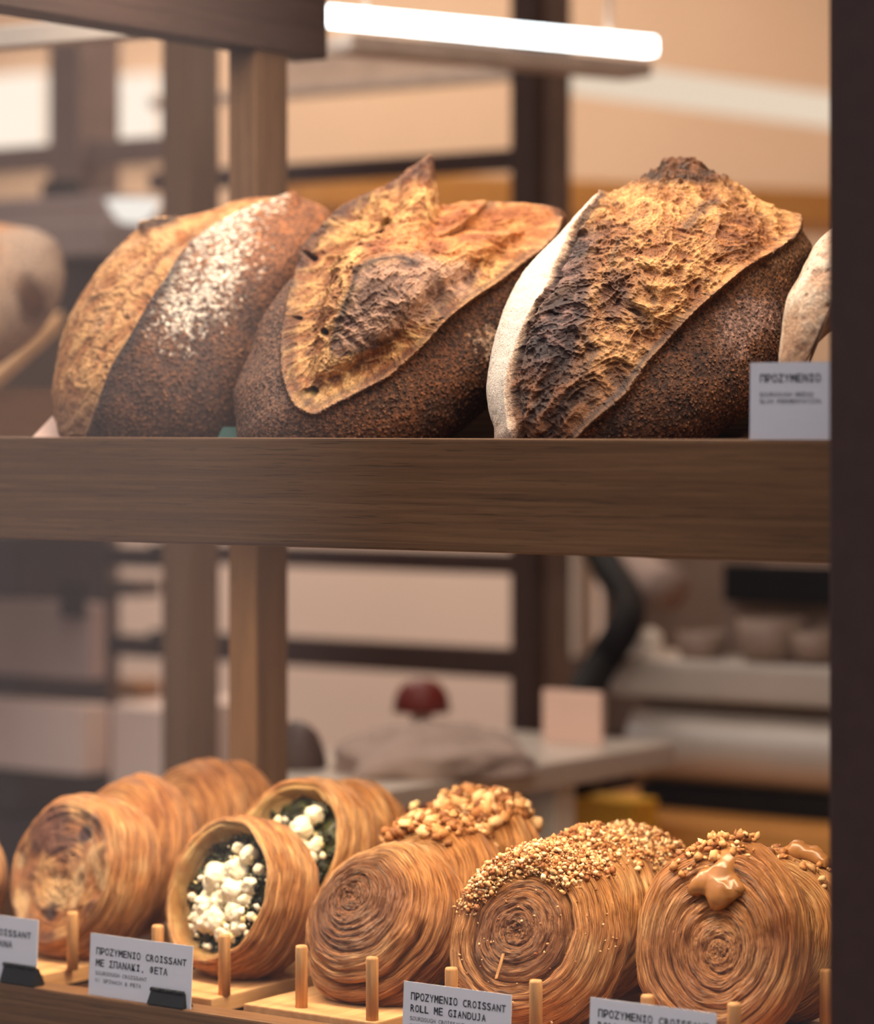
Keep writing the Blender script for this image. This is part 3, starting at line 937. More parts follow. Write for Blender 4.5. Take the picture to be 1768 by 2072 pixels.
# --- third loaf: white floured flap, burnt crown
def z3(p):
    return [(950 + a / 2.389, 300 + b / 2.389) for a, b in p]
FLAP_IN = [(640, 222), (590, 270), (500, 380), (460, 470), (420, 560), (380, 680), (320, 760), (260, 880), (220, 990), (190, 1100), (185, 1200), (200, 1330), (225, 1420)]
def feat_third(q, w, front):
    ff = sstep(-0.05, 0.12, front)
    fl = smooth_curve(z3(FLAP_IN), 6)
    fd, fs, frun = seg_dist(q, fl)
    ref = np.argmin(np.hypot(q[:, 0] - 1010, q[:, 1] - 760) + (front < 0) * 1e4)
    fs = fs * (1 if fs[ref] > 0 else -1)
    fsd = np.where(fs > 0, fd, -fd)                 # + on the flap
    fsd = np.where((q[:, 0] > 1240) | (q[:, 1] < 392), -400, fsd)
    mflap = sstep(-3, 3, fsd) * sstep(-0.3, -0.05, front)
    seam = smooth_curve(z3([(1520, 300), (1558, 360), (1545, 430), (1450, 510), (1300, 600), (1200, 680), (1060, 800), (950, 920), (850, 1030), (750, 1170), (660, 1250), (560, 1340), (500, 1420)]), 6)
    sd, ss, srun = seg_dist(q, seam)
    ref2 = np.argmin(np.hypot(q[:, 0] - 1430, q[:, 1] - 780) + (front < 0) * 1e4)
    ss = ss * (1 if ss[ref2] > 0 else -1)
    csd = np.where(ss > 0, sd, -sd)                 # + on the dark lower crust
    mcr = sstep(-3, 3, csd)
    m = (1 - mcr) * (1 - mflap) * ff
    cc, cd = crust_col(w, q, 3)
    cc = mix(cc, L3(136, 96, 60), sstep(640, 500, q[:, 1]) * 0.5)
    grey = np.exp(-(((q[:, 0] - 1530) / 60) ** 2 + ((q[:, 1] - 640) / 45) ** 2)) + 0.7 * np.exp(-(((q[:, 0] - 1480) / 40) ** 2 + ((q[:, 1] - 690) / 60) ** 2))
    fn = fbm(w * 200, 4, 94)
    cc = mix(cc, L3(176, 142, 128), sstep(0.25, 0.95, grey * 0.8 + fn * 0.55 + 0.1) * 0.6)
    r, pits = crumb_tex(w, 31, along(0.45, -0.9, 0.6), 58)
    r2, pits2 = crumb_tex(w, 37, along(0.8, 0.6, 0.5), 75)
    pit = sstep(0.30, 0.13, pits)
    n = fbm(w * 34, 3, 95)
    bl = mix(L3(140, 84, 42), L3(220, 162, 100), sstep(0.25, 0.75, r * 0.6 + r2 * 0.4))
    bl = mix(bl, L3(132, 76, 40), sstep(0.0, 0.5, n) * 0.6)
    fib = ridged((w @ along(0.6, 0.8, 0.3)) * 170, 2, 63)
    bl = mix(bl, L3(84, 50, 34), sstep(0.72, 0.92, fib) * 0.6)
    # dark strip beside the flap, fading into gold
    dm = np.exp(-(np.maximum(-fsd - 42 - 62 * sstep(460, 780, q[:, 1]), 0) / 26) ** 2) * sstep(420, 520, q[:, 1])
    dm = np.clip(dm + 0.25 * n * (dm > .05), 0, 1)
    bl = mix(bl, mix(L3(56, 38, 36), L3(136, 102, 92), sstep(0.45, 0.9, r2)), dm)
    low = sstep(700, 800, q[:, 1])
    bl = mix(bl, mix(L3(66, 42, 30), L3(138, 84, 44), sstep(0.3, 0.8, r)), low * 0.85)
    mid = np.exp(-(((q[:, 0] - 1240) / 34) ** 2 + ((q[:, 1] - 600) / 70) ** 2))
    bl = mix(bl, L3(92, 58, 44), sstep(0.35, 0.9, mid + 0.4 * n) * 0.8)
    crown = np.exp(-(((q[:, 0] - 1375) / 118) ** 2 + ((q[:, 1] - 338 - 0.12 * np.abs(q[:, 0] - 1385)) / 42) ** 2))
    rb = np.exp(-(((q[:, 0] - 1490) / 85) ** 2 + ((q[:, 1] - 490) / 70) ** 2))
    bl = mix(bl, mix(L3(120, 68, 36), L3(196, 128, 74), sstep(-.3, .4, fbm(w * 110, 3, 65))), sstep(0.25, 0.8, rb) * 0.85)
    bl = mix(bl, mix(L3(44, 28, 22), L3(110, 66, 40), sstep(0.45, 0.9, r)), sstep(0.25, 0.70, crown + 0.45 * (r - 0.5)) * 0.95)
    bl = mix(bl, L3(84, 56, 40), pit * 0.6)
    ear, _, _ = seg_dist(q, z3([(640, 225), (590, 290), (545, 360), (500, 470)]))
    bl = mix(bl, CHAR, np.exp(-(ear / 16) ** 2) * 0.8)
    e2, _, _ = seg_dist(q, z3([(1180, 270), (1120, 300), (1040, 400)]))
    bl = mix(bl, L3(84, 60, 52), np.exp(-(e2 / 12) ** 2) * 0.75)
    for pl in ([(560, 690), (520, 860), (480, 1000)], [(700, 560), (730, 480)], [(740, 700), (850, 860)], [(560, 900), (600, 1000), (540, 1100)]):
        x, _, _ = seg_dist(q, z3(pl))
        bl = mix(bl, L3(66, 42, 36), np.exp(-((x + 5 * n) / 10) ** 2) * 0.7)
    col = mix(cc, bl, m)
    col = mix(col, L3(170, 126, 92), np.exp(-(sd / 4) ** 2) * 0.6 * ff)
    col = mix(col, CHAR, np.exp(-((csd + 8) / 6) ** 2) * sstep(0.35, 0.6, srun) * 0.8 * ff)
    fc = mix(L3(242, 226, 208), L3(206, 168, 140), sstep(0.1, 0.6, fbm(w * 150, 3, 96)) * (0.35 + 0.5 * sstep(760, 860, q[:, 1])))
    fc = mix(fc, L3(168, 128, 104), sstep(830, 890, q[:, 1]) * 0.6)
    col = mix(col, fc, mflap)
    col = mix(col, L3(222, 180, 146), np.exp(-((fsd) / 2.5) ** 2) * 0.7 * ff)
    disp = cd * mcr * ff + mflap * (0.0025 * np.exp(-(fd / 10) ** 2) + 0.0007 * fbm(w * 150, 2, 97))
    disp += m * ((r - 0.5) * 0.007 + (r2 - 0.5) * 0.004 + 0.0014 * sstep(0.6, 0.95, fib) - pit * 0.002 - 0.009 * np.exp(-((fsd + 10) / 10) ** 2) * sstep(420, 520, q[:, 1]))
    core = np.exp(-(((q[:, 0] - 1330) / 150) ** 2 + ((q[:, 1] - 560) / 120) ** 2))
    disp += m * 0.016 * core - m * 0.008 * mid
    b2 = np.exp(-(((q[:, 0] - 1110) / 40) ** 2 + ((q[:, 1] - 660) / 85) ** 2))
    disp += m * 0.010 * b2
    b3 = np.exp(-(((q[:, 0] - 1480) / 60) ** 2 + ((q[:, 1] - 500) / 55) ** 2))
    disp += m * 0.008 * b3
    disp += ff * (1 - mflap) * (0.006 * np.exp(-((csd + 1) / 8) ** 2) + np.exp(-((csd - 6) / 12) ** 2) * 0.003)
    disp += m * sstep(0.2, 0.8, crown) * 0.004 * (r2 - 0.4)
    part = np.where(mflap > 0.5, 2, np.where(m > 0.5, 1, 0))
    return disp, col, np.clip((1 - m) * (1 - mflap) + 0.35 * m + 0.12 * mflap, 0, 1), part
OUT3 = [(1012, 905), (1000, 865), (988, 823), (983, 773), (994, 702), (1013, 631), (1046, 568), (1092, 509), (1138, 459), (1176, 421), (1216, 392), (1240, 399), (1276, 380), (1306, 359), (1330, 346), (1340, 329), (1366, 331), (1394, 327), (1423, 336), (1452, 350), (1494, 375), (1528, 405), (1570, 426), (1603, 447), (1628, 476), (1645, 505), (1626, 552), (1612, 601), (1600, 677), (1580, 735), (1540, 800), (1470, 860), (1390, 910), (1260, 945), (1110, 945)]
build_loaf('sourdough loaf with a white floured flap and charred crown', OUT3, (1310, 640), 2.235, 0.30, 0.085, 0.07, feat_third, seed=3, nth=900, nphi=300)

# --- fourth loaf, half behind the window upright
def feat_pale(q, w, front):
    ff = sstep(-0.05, 0.12, front)
    n = fbm(w * 45, 4, 101)
    col = mix(L3(198, 156, 122), L3(238, 214, 186), sstep(-0.4, 0.35, n))
    col = mix(col, L3(150, 102, 74), sstep(0.25, 0.6, fbm(w * 80, 3, 102)) * 0.6)
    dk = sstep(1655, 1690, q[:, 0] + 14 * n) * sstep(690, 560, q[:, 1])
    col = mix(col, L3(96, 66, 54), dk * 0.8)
    pk = worley(w * 120, 105)
    col = mix(col, L3(168, 120, 90), sstep(0.35, 0.1, pk) * 0.7)
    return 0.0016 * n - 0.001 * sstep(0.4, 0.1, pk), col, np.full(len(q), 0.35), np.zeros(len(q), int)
OUT4 = [(1574, 745), (1573, 720), (1578, 677), (1590, 605), (1620, 550), (1645, 505), (1680, 465), (1740, 425), (1820, 410), (1890, 440), (1910, 520), (1880, 600), (1800, 650), (1720, 655), (1685, 665), (1650, 700), (1632, 735), (1618, 790), (1600, 800), (1585, 780)]
build_loaf('pale floured loaf mostly hidden behind the dark window upright', OUT4, (1700, 570), 2.06, 0.16, 0.05, 0.045, feat_pale, nth=420, nphi=140, seed=4, shelf=shelf_z)

# --- loaf of the neighbouring tray, cut by the frame's left edge
def feat_far(q, w, front):
    ff = sstep(-0.05, 0.12, front)
    n = fbm(w * 30, 4, 111)
    cc, cd = crust_col(w, q, 5)
    top = sstep(60, -10, q[:, 0] + 0.15 * (q[:, 1] - 560) + 30 * n)
    col = mix(cc, L3(214, 148, 88), top * 0.9)
    flr = np.exp(-((np.hypot((q[:, 0] - 60) / 1.0, (q[:, 1] - 600) / 1.6) - 62) / 40) ** 2)
    col = mix(col, L3(222, 192, 168), sstep(0.2, 0.9, flr + 0.5 * n) * 0.75)
    return cd * ff, col, np.full(len(q), 0.5), (top > 0.5).astype(int)
OUT5 = [(135, 560), (130, 520), (112, 487), (80, 468), (40, 458), (-30, 452), (-140, 480), (-230, 560), (-260, 680), (-220, 780), (-140, 810), (-60, 780), (0, 735), (50, 695), (95, 650), (122, 608)]
build_loaf('floured loaf at the far left on the neighbouring sloping tray', OUT5, (-60, 620), 2.95, 0.10, 0.09, 0.08, feat_far, nth=420, nphi=140, seed=5, shelf=None, group=None)
# ------------------------------------------------------------------ rolls of laminated dough
ROLLS = 'sourdough croissant rolls standing on the lower shelf'
def roll_surface(c, n, R, W, turns=4.5, prof=None, ecc=(0, 0), nphi=420, na=200, face_amp=0.0010, side_amp=0.0028, seed=0, spin=0.0, grooves=(), wob=0.035, stretch=(1, 1), side_turns=1.0, rot=0.0):
    n = np.array(n, float) / np.linalg.norm(n)
    xl = np.cross([0, 0, 1.0], n); xl /= np.linalg.norm(xl)
    yl = np.cross(n, xl)
    if prof is None:
        prof = [(0.001, 0.56), (0.3, 0.55), (0.6, 0.51), (0.82, 0.40), (0.96, 0.20), (1.0, 0.0), (0.97, -0.22), (0.84, -0.40), (0.55, -0.49), (0.25, -0.5), (0.0, -0.5)]
    pr = smooth_curve(np.array(prof) * [R, W], 24)
    al = np.r_[0, np.cumsum(np.hypot(*(pr[1:] - pr[:-1]).T))]
    # more samples on the visible front and side than at the back
    s = np.linspace(0, 1, na)
    s = s * (0.80 + 0.20 * s * s)
    A1 = s / s[-1] * al[-1]
    rho = np.maximum(np.interp(A1, al, pr[:, 0]), 0)
    zet = np.interp(A1, al, pr[:, 1])
    PHI = np.linspace(0, 2 * math.pi, nphi, endpoint=False)
    a, phi = np.meshgrid(A1 / R, PHI, indexing='ij')
    rr = np.broadcast_to(rho[:, None], a.shape)
    zz = np.broadcast_to(zet[:, None], a.shape).copy()
    circ = np.stack([np.cos(phi) * 1.3, np.sin(phi) * 1.3, np.full(phi.shape, seed * 3.7)], -1).reshape(-1, 3)
    wb = fbm(circ, 3, seed).reshape(a.shape)
    rr = rr * (1 + wob * 2.0 * wb)
    dec = np.clip(1 - rr / R, 0, 1) * (zz > 0)
    ex, ey = rr * np.cos(phi - rot) * stretch[0], rr * np.sin(phi - rot) * stretch[1]
    x = ex * math.cos(rot) - ey * math.sin(rot) + ecc[0] * dec
    y = ex * math.sin(rot) + ey * math.cos(rot) + ecc[1] * dec
    p3 = np.stack([x, y, zz], -1).reshape(-1, 3)
    wv = fbm(p3 * 38, 3, seed + 9).reshape(a.shape)
    face = sstep(1.05, 0.75, a) if True else a
    k = turns
    ph = a * k - (phi + spin) / (2 * math.pi) + 0.16 * wv
    ph2 = np.where(a > 1.0, ph + (a - 1.0) * k * (side_turns - 1), ph)
    fr = ph2 - np.floor(ph2)
    rid = np.sqrt(np.clip(1 - (2 * fr - 1) ** 2, 0, 1))
    steep = sstep(0.0, 0.25, fr)
    amp = face_amp * face + side_amp * (1 - face)
    centre_fade = sstep(0.02, 0.12, a)
    d = amp * (rid * 0.8 + 0.35 * steep - 0.7) * centre_fade
    fine = fbm(np.stack([a.ravel() * 34, np.cos(phi).ravel() * 2.2, np.sin(phi).ravel() * 2.2], 1) + seed, 3, seed + 4).reshape(a.shape)
    d = d + 0.0015 * fine
    d = d + 0.0016 * fbm(p3 * 55, 2, seed + 21).reshape(a.shape)
    gm = np.zeros(a.shape)
    for (a0, p0, pw, dep, wd) in grooves:
        dp = np.abs((phi - p0 + math.pi) % (2 * math.pi) - math.pi)
        g = np.exp(-((a - a0 - 0.05 * np.cos(dp * 2)) / wd) ** 2) * sstep(pw, pw * 0.75, dp)
        d = d - dep * g
        gm = np.maximum(gm, g)
    X = np.array(c) + x[..., None] * xl + y[..., None] * yl + zz[..., None] * n
    du = np.gradient(X, axis=0)
    dv = np.roll(X, -1, 1) - np.roll(X, 1, 1)
    N = np.cross(dv, du)
    ln = np.linalg.norm(N, axis=-1, keepdims=True)
    N = np.where(ln > 1e-12, N / np.maximum(ln, 1e-12), n)
    out = X - np.array(c)
    sgn = np.sign((N * out).sum(-1).mean())
    N = N * sgn
    X = X + N * d[..., None]
    i = np.arange(na - 1)[:, None] * nphi + np.arange(nphi)[None, :]
    j = np.arange(na - 1)[:, None] * nphi + (np.arange(nphi) + 1)[None, :] % nphi
    faces = np.stack([i, j, j + nphi, i + nphi], -1).reshape(-1, 4)
    groove = np.clip(1 - rid, 0, 1)
    return dict(v=X.reshape(-1, 3), N=N.reshape(-1, 3), f=faces, a=a.ravel(), phi=phi.ravel(), rr=(rr / R).ravel(), z=(zz / W).ravel(), groove=groove.ravel(), gm=gm.ravel(),
                lam=np.stack([a.ravel() * 52 + seed * 11.3 + 1.2 * wv.ravel(), np.cos(phi).ravel() * 2.0, np.sin(phi).ravel() * 2.0], 1), c=np.array(c), n=n, xl=xl, yl=yl, R=R, W=W, wv=wv.ravel())
PGOLD, PPALE, PBROWN, PDARK = L3(212, 146, 88), L3(242, 194, 138), L3(164, 96, 52), L3(104, 56, 32)
def roll_col(S, toast=0.3, seed=0, toast_r=0.55):
    n = fbm(S['v'] * 30, 3, seed + 60)
    c = mix(PGOLD, PPALE, sstep(0.0, 0.5, n) * 0.5)
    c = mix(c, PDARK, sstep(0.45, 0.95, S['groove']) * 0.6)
    c = mix(c, PBROWN, sstep(-0.1, -0.5, n) * 0.6)
    tm = sstep(toast_r + 0.14, toast_r - 0.14, S['a'] + 0.10 * S['wv']) * toast
    c = mix(c, L3(134, 84, 58), tm)
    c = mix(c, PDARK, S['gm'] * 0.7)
    return c
def face_dir(beta, alpha):
    b, a = math.radians(beta), math.radians(alpha)
    return np.array([-math.sin(b) * math.cos(a), -math.cos(b) * math.cos(a), math.sin(a)])
def pxt(px, py, t):
    return PT(np.array([[px, py]], float), np.array([t]))[0]
def ico():
    bm = bmesh.new()
    bmesh.ops.create_icosphere(bm, subdivisions=1, radius=1.0)
    v = np.array([tuple(x.co) for x in bm.verts]); f = np.array([[x.index for x in p.verts] for p in bm.faces])
    bm.free()
    return v, f
ICO_V, ICO_F = ico()
def bits(name, pts, nrm, size, cols, mat, parent, rng, squash=0.75, rough=0.28, sink=0.25, stuff=True, smooth=False):
    """many small irregular lumps as one mesh"""
    V, Fc, C = [], [], []
    nv = len(ICO_V)
    for k, (p, nn) in enumerate(zip(pts, nrm)):
        s = size[0] + (size[1] - size[0]) * rng.random() ** 2.2
        q = Matrix.Rotation(rng.random() * 6.28, 3, Vector(rng.normal(size=3)).normalized())
        v = ICO_V * (1 + rough * rng.normal(size=(nv, 1))) * s * np.array([1, squash + 0.3 * rng.random(), 0.6 + 0.5 * rng.random()])
        v = v @ np.array(q).T + p + nn * s * (1 - sink * 2)
        V.append(v); Fc.append(ICO_F + k * nv)
        C.append(np.repeat(cols[rng.integers(len(cols))][None] * (0.8 + 0.4 * rng.random()), nv, 0))
    o = mesh_np(name, np.concatenate(V), np.concatenate(Fc), mat, parent, smooth=smooth, cols=np.concatenate(C))
    if stuff:
        o['kind'] = 'stuff'
    return o
def sample(S, weight, n, rng):
    w = np.clip(weight, 0, None) * np.maximum(S['rr'], 0.05)
    w = w / w.sum()
    k = rng.choice(len(w), n, p=w)
    jit = rng.normal(size=(n, 3)) * 0.0012
    return S['v'][k] + jit, S['N'][k]
def metablob(name, balls, mat, parent, res=0.0022, bumpn=0.0, seed=0):
    mb = bpy.data.metaballs.new('blob')
    mb.resolution = res; mb.render_resolution = res; mb.threshold = 0.5
    for (p, r) in balls:
        e = mb.elements.new(); e.co = tuple(p); e.radius = r
    o = bpy.data.objects.new('blobby', mb)
    COL.objects.link(o)
    bpy.context.view_layer.update()
    me = bpy.data.meshes.new_from_object(o.evaluated_get(bpy.context.evaluated_depsgraph_get()))
    v = np.array([tuple(x.co) for x in me.vertices]); f = [tuple(p.vertices) for p in me.polygons]
    bpy.data.objects.remove(o); bpy.data.metaballs.remove(mb); bpy.data.meshes.remove(me)
    if bumpn:
        cc = v.mean(0); d = v - cc; d /= np.linalg.norm(d, axis=1)[:, None]
        v = v + d * (fbm(v * 120, 3, seed) * bumpn)[:, None]
    return mesh_np(name, v, f, mat, parent)
def make_roll(label, px, py, t, R=0.062, W=0.055, beta=5, alpha=18, toast=0.3, flake=1.0, colfn=None, group=ROLLS, toast_r=0.55, **kw):
    t += 0.03
    R, W = R * 1.013, W * 1.0
    c = pxt(px, py, t)
    n = face_dir(beta, alpha)
    S = roll_surface(c, n, R, W, **kw)
    # rests on the board: nothing dips below it
    low = BOARD_T + 0.0006
    S['v'][:, 2] = np.where(S['v'][:, 2] < low, low + 0.0 * S['v'][:, 2], S['v'][:, 2])
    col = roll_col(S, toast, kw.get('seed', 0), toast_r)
    fl = np.full(len(col), flake)
    if colfn:
        col, fl = colfn(S, col, fl)
    base = np.array([c[0], c[1], S['v'][:, 2].min()])
    T = thing('croissant_roll', base, label, 'croissant roll', group)
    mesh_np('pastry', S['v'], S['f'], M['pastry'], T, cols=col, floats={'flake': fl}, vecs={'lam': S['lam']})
    return T, S

NUTC = [L3(224, 182, 134), L3(206, 156, 106), L3(178, 122, 76), L3(236, 206, 166), L3(150, 94, 58)]
CHUNK = [L3(180, 126, 78), L3(160, 106, 64), L3(204, 154, 104), L3(134, 84, 50), L3(226, 186, 140)]

# ---- row under the cut-off card: toasted cheese rolls
def cheese_face(S, col, fl):
    m = sstep(0.92, 0.80, S['a'])
    L = S['v'] - S['c']
    x, y = L @ S['xl'], L @ S['yl']
    p = np.stack([x, y, L @ S['n']], 1)
    n1 = fbm(p * 55 + 3, 4, 71); n2 = fbm(p * 34 + 8, 3, 72)
    c = mix(L3(176, 112, 66), L3(222, 168, 112), sstep(-0.3, 0.3, n1))
    c = mix(c, L3(112, 68, 58), sstep(0.08, 0.4, n2) * 0.85)
    c = mix(c, L3(236, 198, 150), sstep(0.12, 0.45, -n2 + 0.3 * n1) * 0.75)
    spot = np.exp(-((x - 0.018) ** 2 + (y - 0.034) ** 2) / 0.010 ** 2) + np.exp(-((x + 0.004) ** 2 + (y + 0.034) ** 2) / 0.011 ** 2)
    c = mix(c, L3(74, 40, 46), sstep(0.3, 0.8, spot + 0.4 * n1))
    pale = np.exp(-(((x - 0.022) / 0.012) ** 2 + ((y + 0.010) / 0.024) ** 2)) + np.exp(-(((x + 0.040) / 0.013) ** 2 + ((y + 0.034) / 0.018) ** 2))
    c = mix(c, L3(240, 200, 152), sstep(0.3, 0.8, pale) * 0.8)
    S['v'] += S['n'] * ((0.006 * n2 + 0.003 * n1) * m)[:, None]
    return mix(col, c, m), fl * (1 - 0.85 * m)
A_WIDE = dict(turns=3.0, side_turns=1.3, side_amp=0.0058)
make_roll('front roll of the left row, its blistered face topped with toasted cheese', 172, 1778, 2.415, R=0.067, W=0.062, beta=7, alpha=17, colfn=cheese_face, seed=11, prof=[(0.001, 0.40), (0.4, 0.42), (0.7, 0.45), (0.86, 0.46), (0.95, 0.28), (1.0, 0.02), (0.985, -0.22), (0.88, -0.40), (0.55, -0.49), (0.25, -0.5), (0.0, -0.5)], **A_WIDE)
make_roll('second roll of the left row, tucked behind the toasted cheese roll', 262, 1732, 2.480, R=0.0665, W=0.056, beta=8, alpha=16, seed=12, nphi=320, na=140, **A_WIDE)
make_roll('third roll of the left row, behind its second', 392, 1700, 2.54, R=0.0665, W=0.050, beta=10, alpha=14, seed=13, nphi=320, na=140, **A_WIDE)
make_roll('last roll at the far end of the left row, below the wooden post', 462, 1696, 2.59, R=0.065, W=0.040, beta=12, alpha=10, seed=14, nphi=280, na=120, toast=0.0, **A_WIDE)
make_roll('roll cut off by the left frame edge, behind the cut-off card', -128, 1795, 2.50, R=0.067, W=0.060, beta=4, alpha=15, seed=15, nphi=320, na=140, **A_WIDE)

# ---- spinach and feta rolls: open cups with filling
CUP = [(0.001, 0.10), (0.35, 0.11), (0.62, 0.16), (0.76, 0.30), (0.82, 0.46), (0.875, 0.515), (0.93, 0.44), (0.985, 0.20), (1.0, -0.04), (0.96, -0.26), (0.84, -0.42), (0.55, -0.49), (0.25, -0.5), (0.0, -0.5)]
def cup_col(S, col, fl):
    ins = (S['z'] > 0.05) & (S['rr'] < 0.90)
    m = sstep(0.90, 0.82, S['rr']) * (S['z'] > 0.05)
    n = fbm(S['v'] * 90, 3, 77)
    c = mix(L3(228, 186, 122), L3(206, 150, 86), sstep(-0.3, 0.4, n))
    c = mix(c, L3(234, 206, 158), sstep(0.80, 0.66, S['rr']) * 0.6)
    return mix(col, c, m), fl * (1 - 0.8 * m)
def filling(T, S, rng, n_sp=420, n_ch=26, n_cr=170):
    c, n, xl, yl, R, Wd = S['c'], S['n'], S['xl'], S['yl'], S['R'], S['W']
    # bed of cooked leaf
    rr = np.linspace(0, 0.765, 22); ph = np.linspace(0, 2 * math.pi, 90, endpoint=False)
    A, B = np.meshgrid(rr, ph, indexing='ij')
    x, y = A * np.cos(B) * R, A * np.sin(B) * R
    p3 = np.stack([x, y, x * 0], -1).reshape(-1, 3)
    h = (0.24 + 0.05 * (1 - (A / 0.765) ** 2)) * Wd + 0.004 * fbm(p3 * 130, 3, 5).reshape(A.shape)
    v = c + x[..., None] * xl + y[..., None] * yl + h[..., None] * n
    nb = len(ph)
    i = np.arange(len(rr) - 1)[:, None] * nb + np.arange(nb)[None]
    j = np.arange(len(rr) - 1)[:, None] * nb + (np.arange(nb) + 1)[None] % nb
    f = np.stack([i, i + nb, j + nb, j], -1).reshape(-1, 4)
    g = fbm(p3 * 160, 3, 8)
    col = mix(L3(26, 30, 16), L3(66, 70, 30), sstep(-0.2, 0.5, g))
    sp_ = mesh_np('filling', v.reshape(-1, 3), f, M['spinach'], T, cols=col)
    def place(x, y, up):
        return c + xl * x * R + yl * y * R + n * ((0.245 + 0.05 * (1 - (x * x + y * y) / 0.58)) * Wd + up)
    pts = []
    while len(pts) < n_sp:
        x, y = rng.uniform(-0.76, 0.76, 2)
        if x * x + y * y < 0.57:
            pts.append(place(x, y, 0.001))
    bits('spinach_shreds', pts, [n] * len(pts), (0.0012, 0.0042), [L3(24, 28, 14), L3(40, 44, 20), L3(60, 66, 28), L3(30, 34, 24)], M['spinach'], sp_, rng, squash=0.35, rough=0.4)
    FC = [L3(250, 240, 214), L3(246, 230, 196), L3(255, 248, 230)]
    big = [(-0.22, 0.16, 0.0105), (0.10, 0.30, 0.0095), (0.14, 0.02, 0.0095), (-0.10, -0.12, 0.0075), (-0.30, -0.20, 0.0085), (-0.02, -0.34, 0.0100), (0.24, -0.22, 0.0075), (-0.20, -0.42, 0.0085), (0.36, 0.12, 0.0065), (0.12, -0.50, 0.007), (-0.42, -0.36, 0.006), (0.34, -0.05, 0.006), (0.22, 0.50, 0.0075), (-0.02, 0.56, 0.005), (0.44, 0.34, 0.005), (-0.34, -0.02, 0.005), (0.02, 0.15, 0.006), (0.30, -0.40, 0.006)]
    for (x, y, s) in big[:n_ch]:
        bm = bmesh.new()
        bmesh.ops.create_cube(bm, size=2.0)
        bmesh.ops.subdivide_edges(bm, edges=list(bm.edges), cuts=11, use_grid_fill=True)
        v = np.array([tuple(k.co) for k in bm.verts]); ff = [[q.index for q in p.verts] for p in bm.faces]
        bm.free()
        nv = v / (np.abs(v) ** 3.2).sum(1)[:, None] ** (1 / 3.2)
        q = np.array(Matrix.Rotation(rng.random() * 6.28, 3, Vector(rng.normal(size=3)).normalized()))
        nv = nv * np.array([1, 0.75 + 0.3 * rng.random(), 0.7 + 0.3 * rng.random()])
        nv = nv * (1 + 0.30 * fbm(nv * 1.4 + rng.random() * 50, 3, 3)[:, None] + 0.14 * fbm(nv * 4 + 7, 3, 5)[:, None]) * s
        nv = nv @ q.T + place(x, y, s * 0.55)
        cc = mix(np.array(FC[0]), L3(238, 214, 168), sstep(0.1, 0.6, fbm(nv * 180, 2, 6)) * 0.6)
        mesh_np('feta_chunk', nv, ff, M['feta'], sp_, cols=cc)
    pts = []
    while len(pts) < n_cr:
        x, y = rng.normal(0.02, 0.30), rng.normal(-0.18, 0.30)
        if x * x + y * y < 0.56:
            pts.append(place(x, y, 0.003 + 0.003 * rng.random()))
    bits('feta_crumbs', pts, [n] * len(pts), (0.0010, 0.0042), FC + [L3(240, 216, 160)], M['feta'], sp_, rng, rough=0.26, smooth=False)
B_SIDE = dict(turns=3.2, side_turns=1.5, side_amp=0.0044, prof=CUP, face_amp=0.0004, wob=0.03)
T, S = make_roll('front open roll filled with spinach and white feta', 497, 1818, 2.325, R=0.0635, W=0.060, beta=9, alpha=19, colfn=cup_col, seed=21, **B_SIDE)
filling(T, S, np.random.default_rng(3))
T, S = make_roll('second open roll with spinach showing, behind the front feta roll', 622, 1735, 2.395, R=0.0625, W=0.055, beta=4, alpha=20, colfn=cup_col, seed=22, nphi=340, na=150, **B_SIDE)
filling(T, S, np.random.default_rng(4), 160, 13, 60)
T, S = make_roll('deeply ridged roll at the back of the feta row', 702, 1735, 2.465, R=0.0635, W=0.055, beta=8, alpha=14, seed=23, nphi=340, na=150, **{**B_SIDE, 'prof': None, 'side_amp': 0.0060})
cp = pxt(838, 1634, 2.44)
bits('feta_crumbs', [cp, cp + np.array([0.003, 0, 0.002]), cp + np.array([-0.002, 0.002, -0.003])], [np.array([0, 0, 1.0])] * 3, (0.0035, 0.005), [L3(240, 214, 160)], M['feta'], T, RNG, rough=0.2, smooth=True)

# ---- plain spiral roll and two nut-topped rolls behind it
SPIRAL = [(0.001, 0.60), (0.2, 0.595), (0.45, 0.56), (0.68, 0.49), (0.86, 0.34), (0.97, 0.12), (1.0, -0.08), (0.96, -0.28), (0.84, -0.42), (0.55, -0.49), (0.25, -0.5), (0.0, -0.5)]
make_roll('plain spiral roll with a browned whorl, front of its row', 777, 1876, 2.225, R=0.0625, W=0.062, beta=-2, alpha=27, toast=0.85, toast_r=0.62, seed=31, turns=5.2, side_turns=1.0, face_amp=0.0016, side_amp=0.0026, prof=SPIRAL, ecc=(-0.014, 0.014), nphi=640, na=320,
          grooves=((0.90, -1.35, 1.35, 0.0075, 0.050), (1.16, -1.3, 1.2, 0.004, 0.035)), spin=1.0, stretch=(1.06, 0.96), rot=1.0, wob=0.045)
def top_weight(S, a_lo, a_hi, phi0, pw):
    dp = np.abs((S['phi'] - phi0 + math.pi) % (2 * math.pi) - math.pi)
    return sstep(a_lo - 0.08, a_lo + 0.05, S['a'] + 0.06 * S['wv']) * sstep(a_hi + 0.1, a_hi - 0.05, S['a']) * sstep(pw * 1.15, pw * 0.75, dp + 0.25 * S['wv'])
T, S = make_roll('roll topped with caramel nut chunks, behind the plain spiral roll', 872, 1812, 2.290, R=0.062, W=0.050, beta=4, alpha=17, seed=32, nphi=340, na=150, turns=3.2, side_turns=1.2, side_amp=0.0050)
rg = np.random.default_rng(32)
p, nn = sample(S, top_weight(S, 0.75, 1.75, 1.75, 0.75), 420, rg)
